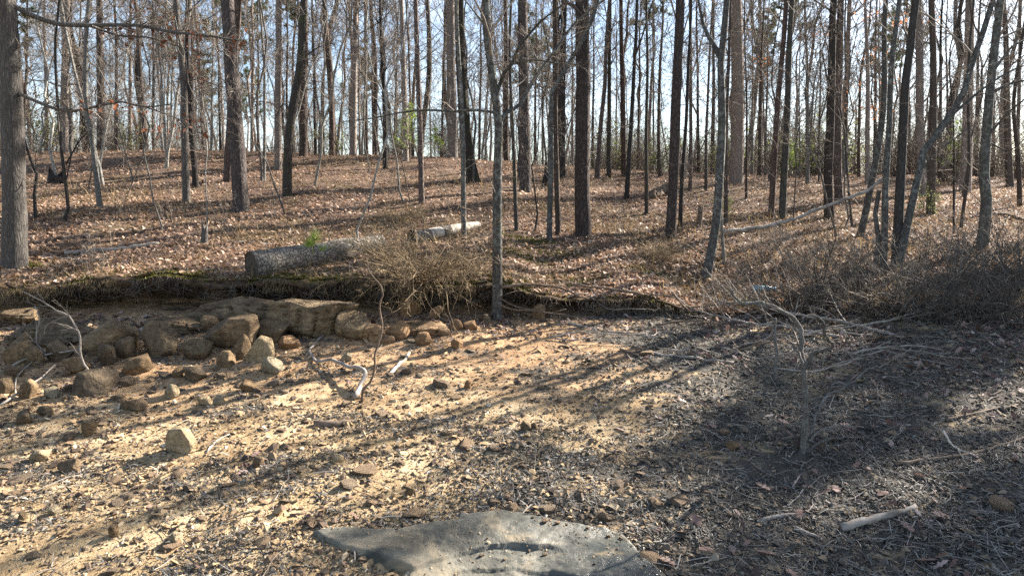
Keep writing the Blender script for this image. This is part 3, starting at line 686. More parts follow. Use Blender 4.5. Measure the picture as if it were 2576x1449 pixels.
tree([(2324, 495), (2314, 350), (2313, 170), (2310, 0)], 19, 'pine', 'pale', 'brown pine behind the curving lichen stem', short='brown pine', flare=0.4)
tree([(2340, 541), (2344, 430), (2346, 230), (2345, 0)], 19, 'hard', 'brown', 'grey-brown trunk with greenery at its foot, right of the clump', short='grey-brown trunk', flare=0.3)
tree([(2417, 577), (2424, 520), (2434, 440), (2438, 330)], 8, 'sapling', 'brown', 'thin forked stem right of the grey-brown trunk', dens=0.8, flare=0.1)
tree([(2430, 455), (2434, 300), (2440, 0)], 24, 'pine', 'pale', 'wide brown trunk far back right of the curving lichen stem', D=24, short='wide brown trunk')
tree([(2399, 590), (2399, 430), (2396, 250), (2394, 120)], 5, 'sapling', 'dark', 'straight pole-thin dark stem left of the thin forked stem', dens=0.6, flare=0.1)
tree([(2470, 620), (2478, 560), (2481, 500), (2475, 440), (2486, 300), (2497, 167), (2510, 30), (2514, -20)], 25, 'hard', 'lichen', 'dark lichen tree at the right edge with limbs sweeping right', short='right-edge lichen tree', flare=0.3, height=10,
     limbs=[([(2497, 232), (2540, 212), (2580, 205), (2590, 240)], 8, -0.5), ([(2486, 340), (2530, 290), (2560, 262), (2600, 240)], 7, -0.8), ([(2505, 170), (2545, 120), (2590, 95)], 8, 0.3), ([(2490, 360), (2540, 380), (2590, 340)], 5, -0.4)])
tree([(2540, 470), (2535, 330), (2530, 150), (2525, 0)], 16, 'hard', 'brown', None)
tree([(2565, 520), (2562, 400), (2550, 250)], 10, 'sapling', 'brown', None)
# secondary far trunks read from the picture: foot x, top x, width, material, distance
for fx, tx, w, mt, Dd in [(120, 112, 10, 'pale', 31), (60, 70, 6, 'brown', 33), (295, 290, 9, 'brown', 30), (328, 328, 10, 'pale', 32), (387, 385, 8, 'oak', 33), (410, 420, 5, 'grey', 36),
                          (430, 436, 6, 'grey', 34), (515, 490, 9, 'pale', 31), (533, 536, 6, 'grey', 30), (556, 545, 6, 'brown', 33), (635, 636, 9, 'pale', 32), (650, 648, 7, 'brown', 34), (722, 722, 7, 'brown', 33), (795, 786, 8, 'dark', 30),
                          (812, 818, 6, 'oak', 33), (860, 862, 5, 'grey', 36), (905, 902, 6, 'pale', 33), (940, 934, 6, 'brown', 32), (990, 1003, 6, 'oak', 34), (1040, 1022, 7, 'pine_red', 31), (1085, 1075, 5, 'grey', 34),
                          (1110, 1120, 7, 'brown', 33), (1205, 1212, 7, 'brown', 33), (1220, 1235, 5, 'grey', 31), (1270, 1262, 6, 'pale', 35), (1345, 1350, 7, 'brown', 32), (1366, 1362, 6, 'grey', 34),
                          (1440, 1440, 7, 'pale', 34), (1490, 1496, 7, 'brown', 33), (1550, 1552, 6, 'grey', 36), (1605, 1612, 7, 'brown', 31), (1645, 1642, 6, 'grey', 33), (1758, 1752, 8, 'brown', 30),
                          (1793, 1796, 10, 'pine_red', 29), (1892, 1894, 7, 'grey', 33), (1925, 1934, 6, 'oak', 31), (1930, 1905, 6, 'oak', 36), (2012, 2010, 5, 'grey', 33), (2060, 2066, 6, 'brown', 34), (2130, 2126, 8, 'brown', 31),
                          (2200, 2205, 8, 'brown', 30), (2215, 2210, 7, 'grey', 34), (2290, 2280, 8, 'brown', 33), (2365, 2368, 9, 'dark', 30), (2385, 2380, 7, 'brown', 34), (2455, 2464, 9, 'brown', 31), (2500, 2500, 8, 'brown', 33), (2560, 2566, 10, 'pale', 30)]:
    base = at(fx, 420, Dd); by = 724.5
    tree([(fx, 420), ((fx + tx) / 2, 210), (tx, 0)], w, 'hard', mt, None, D=Dd, dens=0.8)

# shared-mesh trees farther back, and those that stand beyond the right edge and shade the shore
def template(seed, kind, height, r0, mat, dn=None):
    g = np.random.default_rng(seed)
    n = 14; P = np.zeros((n, 3)); P[:, 2] = np.linspace(-0.4, height, n)
    w = np.cumsum(g.normal(0, 0.10 if kind == 'pine' else 0.26, (n, 2)), 0); P[:, :2] = w - w[0]
    P[:, :2] *= np.linspace(0, 1, n)[:, None] ** 0.6
    rad = r0 * (1.05 - 0.88 * np.linspace(0, 1, n) ** 1.05)
    parts = [('trunk', trunk_mesh(catmull(P, 0.9), np.interp(np.linspace(0, 1, len(catmull(P, 0.9))), np.linspace(0, 1, n), rad), 7, M[mat], seed, 0.3))]
    parts.append(('crown', crown_twigs(P, rad, g, kind, height, dn or (1.5 if kind == 'hard' else 1.0), 1.6 if dn else 2.0 if height > 9 else 1.5).mesh('crown', M['twig'])))
    if kind == 'pine':
        lb, nd = PINE_CROWNS[seed % 3]
        parts += [('crown_limbs', lb, P[9]), ('needles', nd, P[9])]
    return kind, parts
TEMPL = [template(300 + k, 'hard', 12 + 1.1 * k, 0.07 + 0.014 * k, ['grey', 'pale', 'oak', 'grey', 'brown', 'pale', 'oak', 'dark'][k]) for k in range(8)]
TPINE = [template(330 + k, 'pine', 17 + 2 * k, 0.15 + 0.02 * k, ['pine_red', 'pine', 'pale'][k]) for k in range(3)]
def place(tm, x, y, s, rz, label, group):
    kind, parts = tm
    o = link('pine_tree' if kind == 'pine' else 'hardwood_tree', None, None, (x, y, h1(x, y))); o.scale = (s, s, s); o.rotation_euler = ((0, 0, rz) if kind == 'pine' else (0.05 * math.sin(rz * 5), 0.06 * math.cos(rz * 7), rz))
    last = None
    for p in parts: last = link(p[0], p[1], last if p[0] == 'needles' else o, p[2] if len(p) > 2 and p[0] != 'needles' else None)
    return tag(o, label, 'tree', group)
g = np.random.default_rng(5)
cells = []
for k in range(1500):
    y = g.uniform(34, 78); x = g.uniform(-0.88, 0.90) * y
    if all((x - a) ** 2 + (y - b) ** 2 > 2.3 ** 2 for a, b in cells): cells.append((x, y))
    if len(cells) >= 185: break
for x, y in cells:
    pine = g.random() < 0.13
    place(TPINE[g.integers(3)] if pine else TEMPL[g.integers(8)], x, y, g.uniform(0.85, 1.2), g.uniform(0, 6.28),
          'green-topped pine far behind the crest of the wooded rise' if pine else 'bare hardwood far behind the crest of the wooded rise', 'far pines behind the crest' if pine else 'far bare trees behind the crest')
for x, y, p, s in [(22.5, 18.3, 1, 0.95), (24.4, 20.2, 1, 0.95), (31.4, 21.4, 1, 1.0), (32.0, 25.6, 1, 1.0), (26.0, 19.8, 1, 0.95), (27.6, 18.0, 1, 1.0), (25.8, 22.2, 1, 0.95), (28.0, 21.6, 1, 1.0), (27.0, 24.6, 1, 0.95), (29.6, 19.4, 1, 1.05), (30.2, 23.6, 1, 1.0), (27.0, 16.4, 1, 0.95), (29.2, 26.8, 1, 1.0), (24.0, 15.6, 1, 0.85),
                   (33.0, 29.0, 0, 0.9), (33.0, 33.0, 0, 1.0)]:
    place(TPINE[int(x * 3) % 3] if p else TEMPL[int(x * 3) % 8], x, y, s, x * 2.3, 'pine on the bank beyond the right edge of the view' if p else 'bare tree beyond the right edge of the view',
          'pines shading the right of the shore' if p else 'bare trees beyond the right edge')

SAPL = [template(350 + k, 'sapling', 4.2 + 1.1 * k, 0.013 + 0.003 * k, ['grey', 'brown', 'oak', 'grey'][k]) for k in range(4)]
SAPS = []; g = np.random.default_rng(57); done = []
while len(done) < 60:
    y = 13 + 21 * g.random() ** 0.8; x = g.uniform(-0.78, 0.8) * y
    if all((x - a) ** 2 + (y - b) ** 2 > 0.8 for a, b in done):
        done.append((x, y)); o = place(SAPL[g.integers(4)], x, y, g.uniform(0.7, 1.25), g.uniform(0, 6.28), 'slender bare understory sapling with fine pale twigs on the leafy slope', 'slender understory saplings'); o.name = 'sapling_tree'; SAPS.append((1288 + FPX * x / (y * CP - (o.location.z - CAMZ) * SP), o))
        o.rotation_euler[0] = g.normal(0, 0.09); o.rotation_euler[1] = g.normal(0, 0.09)
LACE = [template(370 + k, 'sapling', 8.0 + 1.3 * k, 0.036 + 0.006 * k, ['grey', 'oak', 'grey'][k], 1.7) for k in range(3)]
g = np.random.default_rng(59); put = []
while len(put) < 46:
    y = 19 + 16 * g.random(); x = g.uniform(-0.80, 0.80) * y
    if all((x - a) ** 2 + (y - b) ** 2 > 1.6 for a, b in put):
        put.append((x, y)); o = place(LACE[g.integers(3)], x, y, g.uniform(0.85, 1.2), g.uniform(0, 6.28), 'slender twiggy young tree among the trunks near the crest', 'twiggy young trees near the crest'); o.name = 'young_tree'
        o.rotation_euler[0] = g.normal(0, 0.05); o.rotation_euler[1] = g.normal(0, 0.05); SAPS.append((1288 + FPX * x / (y * CP - (o.location.z - CAMZ) * SP), o))
g = np.random.default_rng(58)
for k in range(150):
    y = g.uniform(30, 62); x = g.uniform(-0.86, 0.88) * y; o = place(SAPL[g.integers(4)], x, y, g.uniform(1.0, 2.0), g.uniform(0, 6.28), 'thin bare pole of a tree in the haze of stems behind the crest', 'thin stems behind the crest'); o.name = 'sapling_tree'
    o.rotation_euler[0] = g.normal(0, 0.08); o.rotation_euler[1] = g.normal(0, 0.08)
# labels for the trunks not described one by one
ORD = ['first', 'second', 'third', 'fourth', 'fifth', 'sixth', 'seventh', 'eighth', 'ninth', 'tenth']
LAND.sort()
def label_small():
    groups = {}
    for fx, o, adj in SMALL:
        k = sum(1 for x, _ in LAND if x < fx); groups.setdefault(k, []).append((fx, o))
    for k, lst in groups.items():
        lst.sort(key=lambda t: t[0])
        a = 'the left edge' if k == 0 else 'the ' + LAND[k - 1][1]; b = 'the right edge' if k == len(LAND) else 'the ' + LAND[k][1]
        for q, (fx, o) in enumerate(lst):
            if len(lst) == 1: o['label'] = f'only thin far trunk between {a} and {b}'
            else: o['label'] = f'{ORD[q]} thin far trunk between {a} and {b}'
            o['group'] = 'thin far trunks on the crest'
label_small()
groups = {}
for fx, o in SAPS: groups.setdefault(sum(1 for x, _ in LAND if x < fx), []).append((fx, o))
for k, lst in groups.items():
    lst.sort(key=lambda t: t[0]); a = 'the left edge' if k == 0 else 'the ' + LAND[k - 1][1]; b = 'the right edge' if k == len(LAND) else 'the ' + LAND[k][1]
    for q, (fx, o) in enumerate(lst[:10]): o['label'] = f'{ORD[q] if len(lst) > 1 else "lone"} slender sapling between {a} and {b}'

# ------------------------------------------------------------------ rocks
def ico(sub):
    bm = bmesh.new(); bmesh.ops.create_icosphere(bm, subdivisions=sub, radius=1.0)
    V = np.array([v.co[:] for v in bm.verts]); F = np.array([[v.index for v in f.verts] for f in bm.faces]); bm.free(); return V, F
ICO = {k: ico(k) for k in (1, 2, 3, 4, 5)}

def rock_verts(sub, seed, cuts=9, rough=0.10, box=0.0, depth=(0.50, 0.86), strata=0.0):
    g = np.random.default_rng(seed); V, F = ICO[sub]; V = V.copy()
    if box:                                     # pull towards a block
        m = np.abs(V).max(1, keepdims=True); V = V * (1 - box) + (V / m) * 0.82 * box
    off = Vector(g.uniform(-50, 50, 3))
    d = np.array([mnoise.noise(Vector(v) * 1.1 + off) + 0.45 * mnoise.noise(Vector(v) * 2.6 + off) for v in V])
    V = V * (1 + rough * 1.6 * d)[:, None]
    for k in range(cuts + 4):
        n = nrm(g.normal(size=3)); h = g.uniform(*depth); e = np.maximum(V @ n - h, 0)
        V = V - (e * 0.97)[:, None] * n
    if strata:
        q = V[:, 2] * 3.2 + 0.5 * np.array([mnoise.noise(Vector((v[0] * 2, v[1] * 2, 0)) + off) for v in V])
        st = q - np.floor(q); side = np.clip(1.25 - np.abs(V[:, 2]) * 1.1, 0, 1)
        V[:, :2] *= (1 - strata * (0.9 * (st < 0.25) + 0.35 * st) * side)[:, None]
        lob = np.array([mnoise.noise(Vector((v[0] * 2.4, v[1] * 1.2, 0.3 * v[2])) + off) for v in V]); V[:, 2] += 0.14 * lob * (V[:, 2] > -0.3); V[:, 1] += 0.14 * lob
        cr = np.array([abs(mnoise.noise(Vector((v[0] * 3.4, v[1] * 1.0, 0.6 * v[2])) + off)) for v in V]); V[:, 1] += np.where((V[:, 1] < 0) & (cr < 0.05), 0.14, 0)
    if sub >= 3:
        d = np.array([mnoise.noise(Vector(v) * 6 + off) + 0.6 * mnoise.noise(Vector(v) * 13 + off) for v in V])
        V = V * (1 + rough * 0.22 * d)[:, None]
    return V, F

def rock(px, py, w, h, mat, label, seed=None, box=0.25, cuts=9, dep=0.8, tilt=0.0, name='boulder', rough=0.10, sink=0.34, sub=4, dy=0.0, group=None, lean=0.0, sh=True):
    """a rock seen centred at px,py with the given width and height in pixels"""
    seed = seed or int(px * 3 + py); b = gp(px, py + h * 0.40)
    D = b[1] + dy; x = (px - 1288) / FPX * D / CP * 1.0
    w = w * 1.08; W_ = w / FPX * D; H_ = h / FPX * D * 1.06
    dp = W_ * dep
    V, F = rock_verts(5 if name == 'rock_ledge' else sub, seed, cuts, rough, box, strata=0.07 if name == 'rock_ledge' else 0.0)
    ext = np.abs(V).max(0); V = V / ext
    V = V * np.array([W_ / 2, dp / 2, H_ / 2 * (1 + sink)])
    ca, sa = math.cos(tilt), math.sin(tilt); V[:, [0, 2]] = V[:, [0, 2]] @ np.array([[ca, sa], [-sa, ca]])
    x = b[0] + 0.0; y = D + dp * 0.30
    V[:, 2] += H_ / 2 * (1 - sink)
    me = npmesh('rock', V, F, M[mat], smooth=sh)
    o = link(name, me, None, (x, y, h1(x, min(y, float(bank_y(np.array([x]))[0]) - 0.01))))
    if name in ('boulder', 'stone'): o.rotation_euler[2] = 0.12 * math.sin(seed)
    return tag(o, label, 'ledge' if name == 'rock_ledge' else ('boulder' if name == 'boulder' else 'stone'), group)

L_ = [ # px, py, w, h, material, label, options
 (52, 806, 150, 34, 'rock', 'low tan rock ledge under the bank at the left edge', dict(name='rock_ledge', box=0.1, dep=0.6)),
 (110, 846, 235, 62, 'rock_dark', 'long smooth dark ledge behind the boulders at the left', dict(name='rock_ledge', box=0.2, dep=0.42, rough=0.07)),
 (30, 866, 90, 26, 'rock_dark', 'small smooth dark ledge tucked in at the left edge', dict(name='rock_ledge', box=0.1, dep=0.6, rough=0.06)),
 (272, 862, 145, 84, 'rock', 'wide flat-topped boulder left of the big round boulder', dict(box=0.45, dep=0.75)),
 (384, 863, 96, 88, 'rock', 'big round tan boulder, tallest of the boulder row', dict(box=0.25, cuts=7)),
 (308, 884, 54, 52, 'rock_dark', 'rounded brown boulder leaning on the big round boulder', dict(box=0.1)),
 (268, 900, 46, 52, 'rock_dark', 'squat dark boulder below the wide flat-topped boulder', dict(box=0.25)),
 (42, 892, 88, 74, 'rock', 'large split grey boulder near the left edge', dict(box=0.35)),
 (82, 905, 48, 48, 'rock', 'smaller half of the split boulder, on its right', dict(box=0.2)),
 (146, 890, 64, 52, 'rock_dark', 'dome-shaped brown boulder behind the curved grey twig', dict(box=0.0, cuts=5)),
 (490, 888, 80, 52, 'rock', 'low boulder lit in one patch, right of the big round boulder', dict(box=0.3)),
 (570, 850, 142, 74, 'rock_dark', 'large flat-topped block with a dark shaded front', dict(box=0.6, cuts=6)),
 (606, 879, 43, 60, 'rock', 'upright egg-shaped boulder among the blocks', dict(box=0.0, cuts=3, rough=0.05)),
 (652, 884, 66, 64, 'rock_pale', 'bright leaning boulder beside the egg-shaped one', dict(box=0.3, tilt=-0.3)),
 (563, 910, 46, 38, 'rock', 'faceted small boulder below the large flat-topped block', dict(box=0.4)),
 (521, 820, 52, 36, 'rock', 'small peaked rock perched above the large flat-topped block', dict(box=0.2)),
 (440, 828, 150, 40, 'rock_dark', 'low sloping ledge behind the big round boulder', dict(name='rock_ledge', box=0.1, dep=0.6)),
 (680, 842, 84, 52, 'rock_dark', 'brown block wedged below the craggy ledge', dict(box=0.5)),
 (566, 792, 280, 62, 'rock_dark', 'long smooth grey ledge under the dark bank', dict(name='rock_ledge', box=0.1, dep=0.42, rough=0.08, cuts=4)),
 (768, 812, 240, 98, 'rock', 'big craggy cracked ledge in the middle of the rocks', dict(name='rock_ledge', box=0.35, dep=0.5, cuts=16, rough=0.13)),
 (882, 826, 104, 62, 'rock', 'rounded brown boulder right of the craggy ledge', dict(box=0.15)),
 (720, 868, 60, 30, 'rock_orange', 'small orange-brown rock at the foot of the craggy ledge', dict(box=0.3)),
 (1030, 774, 62, 54, 'rock_moss', 'moss-capped orange rock hanging under the brown shrub', dict(box=0.45, tilt=0.25)),
 (1096, 790, 30, 36, 'rock_orange', 'small orange rock right of the moss-capped rock', dict(box=0.4, tilt=-0.4)),
 (1005, 838, 70, 40, 'rock_orange', 'low orange rock left of the low orange ledge', dict(box=0.2)),
 (1065, 832, 140, 36, 'rock_orange', 'low layered orange ledge on the sunlit slope', dict(name='rock_ledge', box=0.2, dep=0.6, cuts=12)),
 (930, 842, 90, 42, 'rock_orange', 'cracked orange ledge below the rounded brown boulder', dict(name='rock_ledge', box=0.2, dep=0.6, cuts=12)),
 (1062, 858, 44, 32, 'rock_orange', 'rounded orange stone below the low orange ledge', dict(box=0.1)),
 (1149, 868, 28, 26, 'rock_orange', 'small reddish half-round stone on the sunlit slope', dict(box=0.3)),
 (1221, 804, 34, 27, 'rock', 'olive-brown stone among red leaves below the forked tree', dict(box=0.3)),
 (1357, 790, 34, 38, 'rock_orange', 'pointed orange-brown stone right of the forked tree', dict(box=0.35)),
 (1147, 822, 33, 24, 'rock_orange', 'left one of two orange stones lying end to end', dict(box=0.3)),
 (1183, 822, 38, 24, 'rock_orange', 'right one of two orange stones lying end to end', dict(box=0.4)),
 (1508, 765, 28, 22, 'rock', 'brown stone among leaves below the bank end', dict(box=0.3)),
 (975, 858, 36, 18, 'rock_orange', 'flat orange stone beside the bent driftwood pole', dict(box=0.4)),
 (872, 902, 28, 18, 'rock_pale', 'flat pale stone above the driftwood fork', dict(box=0.3)),
 (229, 972, 98, 52, 'rock_dark', 'dark flat-topped block standing alone in front of the row', dict(box=0.7, cuts=5)),
 (337, 924, 76, 54, 'rock', 'angular grey rock in front of the big round boulder', dict(box=0.2, cuts=14)),
 (184, 930, 74, 36, 'rock', 'low brown rock behind the foot of the curved twig', dict(box=0.2)),
 (680, 925, 62, 40, 'rock_pale', 'pale wedge-shaped boulder on the open sand', dict(box=0.2, cuts=10)),
 (483, 947, 64, 34, 'rock_dark', 'dark leaning slab-like stone on the sand', dict(box=0.3, tilt=-0.2)),
 (444, 940, 34, 28, 'rock', 'grey stone left of the dark leaning stone', dict(box=0.3)),
 (428, 992, 36, 36, 'rock_pale', 'pale pointed stone standing on the sand', dict(box=0.3)),
 (617, 974, 46, 34, 'rock', 'rounded brown stone below the pale wedge-shaped boulder', dict(box=0.1)),
 (452, 1113, 66, 60, 'rock_pale', 'pale blocky cube-like rock in the middle of the open sand', dict(box=0.75, cuts=7, tilt=0.25)),
 (222, 1083, 40, 36, 'rock', 'grey upright stone on the open sand at the left', dict(box=0.4)),
 (335, 1024, 70, 22, 'rock_dark', 'flat half-buried dark rock on the sand', dict(box=0.2)),
 (53, 1056, 42, 30, 'rock', 'tan block near the left edge above the pale poles', dict(box=0.6)),
 (95, 1150, 46, 32, 'rock_pale', 'pale grey stone near the left edge', dict(box=0.2)),
 (172, 1176, 62, 28, 'rock_dark', 'low grey half-buried rock left of the blocky rock', dict(box=0.2)),
 (108, 1038, 40, 24, 'rock', 'brown stone right of the tan block at the left', dict(box=0.3)),
 (514, 1012, 30, 20, 'rock_pale', 'left stone of a pair of small grey blocks', dict(box=0.6)),
 (549, 1010, 26, 24, 'rock_pale', 'right stone of a pair of small grey blocks', dict(box=0.6)),
 (438, 1357, 44, 27, 'rock_pale', 'flat white-topped stone near the bottom', dict(box=0.6)),
 (135, 1290, 32, 20, 'rock_pale', 'flat pale stone near the bottom left corner', dict(box=0.3)),
 (55, 1304, 30, 28, 'rock', 'grey rounded stone in the bottom left corner', dict(box=0.2)),
 (287, 1338, 30, 30, 'rock', 'grey peaked stone left of the flat white-topped stone', dict(box=0.3)),
 (645, 1168, 32, 26, 'rock_dark', 'dark angular stone right of the blocky rock', dict(box=0.4)),
 (845, 1158, 32, 20, 'rock_pale', 'flat tan stone below the dark bark chunk', dict(box=0.3)),
 (1322, 1075, 26, 26, 'rock', 'left stone of a peaked pair in the middle of the shore', dict(box=0.3)),
 (1346, 1076, 22, 18, 'rock_dark', 'right darker stone of a peaked pair on the shore', dict(box=0.3)),
 (1175, 970, 20, 22, 'rock_orange', 'orange pointed stone right of the driftwood', dict(box=0.3)),
 (1845, 1125, 36, 20, 'rock', 'tan stone left of the twisted dead shrub', dict(box=0.4)),
 (1030, 1240, 26, 24, 'rock', 'rounded grey stone above the foreground slab', dict(box=0.1)),
 (1452, 1420, 26, 20, 'stone', 'brown pebble-like stone lying in the slab crevice', dict(box=0.3)) ,
 (30, 940, 50, 30, 'rock_dark', 'dark stone under the pale pole at the left edge', dict(box=0.2)),
 (70, 985, 46, 44, 'rock', 'mossy brown stone behind the crossing pale poles', dict(box=0.3)),
 (10, 975, 40, 44, 'rock', 'olive stone cut off by the left edge', dict(box=0.3)),
 (125, 990, 34, 28, 'rock_pale', 'small pale stone between the poles and the dark flat-topped block', dict(box=0.3)),
]
for px, py, w, h, mt, lb, kw in L_:
    if 'pebble-like' in lb: continue
    if w < 60 and 'name' not in kw: kw = dict(kw, sub=3)
    if w < 47 and py > 740: kw = dict(kw, name='stone')
    rock(px, py, w, h, mt, lb, **kw)

def outline(pp): return np.array([gp(*p)[:2] for p in pp])
def slab_outline():
    P = outline([(783, 1345), (840, 1336), (930, 1334), (1010, 1334), (1090, 1324), (1170, 1312), (1262, 1299), (1330, 1311), (1420, 1322), (1510, 1336), (1565, 1352), (1605, 1388), (1640, 1420), (1668, 1447)])
    Q = outline([(1030, 1447), (1000, 1437), (950, 1421), (900, 1395), (840, 1374), (800, 1362)])
    return np.vstack([P, [[P[-1, 0] + 0.10, 4.1], [P[-1, 0] + 0.05, 3.4], [Q[0, 0] - 0.1, 3.4], [Q[0, 0] - 0.02, 4.2]], Q])
SLABP = slab_outline()
def on_slab(x, y):
    c = np.zeros(np.shape(x), bool); n = len(SLABP)
    for i in range(n):
        a, b = SLABP[i], SLABP[(i + 1) % n]
        c ^= ((a[1] > y) != (b[1] > y)) & (x < (b[0] - a[0]) * (y - a[1]) / (b[1] - a[1] + 1e-12) + a[0])
    return c
# loose stones: each one an object, shapes shared
g = np.random.default_rng(21)
STONES = []
for k in range(14):
    V, F = rock_verts(2, 500 + k, 8, 0.14, 0.35); STONES.append(npmesh('stone', V, F, M['stone'], smooth=False))
def sh_pts(n, y0, y1, g, power=1.0):
    y = y0 + (y1 - y0) * g.random(n) ** power; x = g.uniform(-0.80, 0.80, n) * (y + 0.6); return x, y
x, y = sh_pts(1200, 4.2, 10.4, g, 1.2)
keep = g.random(1200) < np.clip(1.05 - 0.85 * sstep(-0.2, 2.5, x), 0.12, 1)
keep &= ~on_slab(x, y); x, y = x[keep][:262], y[keep][:262]
for a, b in zip(x, y):
    o = link('stone', STONES[g.integers(14)], None, (a, b, float(shore(np.array([a]), np.array([b]))[0])))
    s = float(np.clip(g.lognormal(-3.02, 0.42), 0.024, 0.115)); o.scale = (s * g.uniform(0.8, 1.4), s, s * g.uniform(0.35, 0.75)); o.rotation_euler = (g.normal(0, 0.25), g.normal(0, 0.25), g.uniform(0, 6.28))
    o.location.z += s * 0.06
    tag(o, 'small loose stone lying on the open shore gravel', 'stone', 'small loose stones on the shore')

for k in range(26):
    px = g.uniform(-10, 760); py = g.uniform(868, 1010) + 0.02 * (380 - px); b = gp(px, py); s = float(np.clip(g.lognormal(-2.75, 0.35), 0.04, 0.13))
    o = link('stone', STONES[g.integers(14)], None, (b[0], b[1], b[2] + s * 0.1)); o.scale = (s * g.uniform(0.9, 1.4), s * g.uniform(0.8, 1.1), s * g.uniform(0.6, 0.95)); o.rotation_euler = (g.normal(0, 0.3), g.normal(0, 0.3), g.uniform(0, 6.28))
    tag(o, 'fist-sized to head-sized stone wedged among the left boulders', 'stone', 'stones among the left boulders')

def soup(base, faces, C, S, A, g, tiltsd=0.3, zoff=None):
    """place copies of a small base shape (k,3): centres C, scales S (m,3), yaw A"""
    m = len(C); V = base[None] * S[:, None, :]
    tx = g.normal(0, tiltsd, m)[:, None]; ty = g.normal(0, tiltsd, m)[:, None]
    z = V[:, :, 2] + V[:, :, 0] * tx + V[:, :, 1] * ty
    ca, sa = np.cos(A)[:, None], np.sin(A)[:, None]
    X = V[:, :, 0] * ca - V[:, :, 1] * sa; Y = V[:, :, 0] * sa + V[:, :, 1] * ca
    V = np.stack([X, Y, z], -1) + C[:, None, :]
    F = (faces[None] + (np.arange(m) * len(base))[:, None, None]).reshape(-1, faces.shape[1])
    return V.reshape(-1, 3), F
def peb_shape(g):
    b = np.array([[1, 0, 0], [0.35, 0.9, 0.1], [-0.8, 0.6, 0], [-0.9, -0.4, 0.1], [0.2, -1, 0], [0.25, 0.2, 0.85], [-0.35, -0.2, 0.75], [0, 0, -0.5]], float)
    b = b + g.normal(0, 0.16, b.shape)
    f = np.array([[0, 1, 5], [1, 2, 5], [2, 6, 5], [2, 3, 6], [3, 4, 6], [4, 5, 6], [4, 0, 5], [1, 0, 7], [2, 1, 7], [3, 2, 7], [4, 3, 7], [0, 4, 7]])
    return b, f
g = np.random.default_rng(22); mb = MB()
for v in range(6):
    n = 15000; x, y = sh_pts(n, 3.9, 10.7, g, 1.5)
    d = fbm(x * 0.9 + 3, y * 1.3, 200, 3); k = g.random(n) < np.clip(0.72 + 1.1 * d - 0.25 * sstep(8, 10, y), 0.08, 1); x, y = x[k], y[k]
    k = ~on_slab(x, y) | (g.random(len(x)) < 0.03); x, y = x[k], y[k]
    s = np.clip(g.lognormal(-4.70, 0.58, len(x)), 0.003, 0.042) * (1 + 0.05 * (y - 4))
    S = np.stack([s * g.uniform(0.8, 1.5, len(s)), s * g.uniform(0.7, 1.1, len(s)), s * g.uniform(0.45, 0.9, len(s))], 1)
    C = np.stack([x, y, shore(x, y) + s * 0.15], 1); mb.add(*soup(*peb_shape(g), C, S, g.uniform(0, 6.28, len(s)), g))
tag(link('gravel', mb.mesh('gravel', M['pebble'], smooth=False)), 'mixed tan and brown gravel strewn over the shore', 'gravel', kind='stuff')

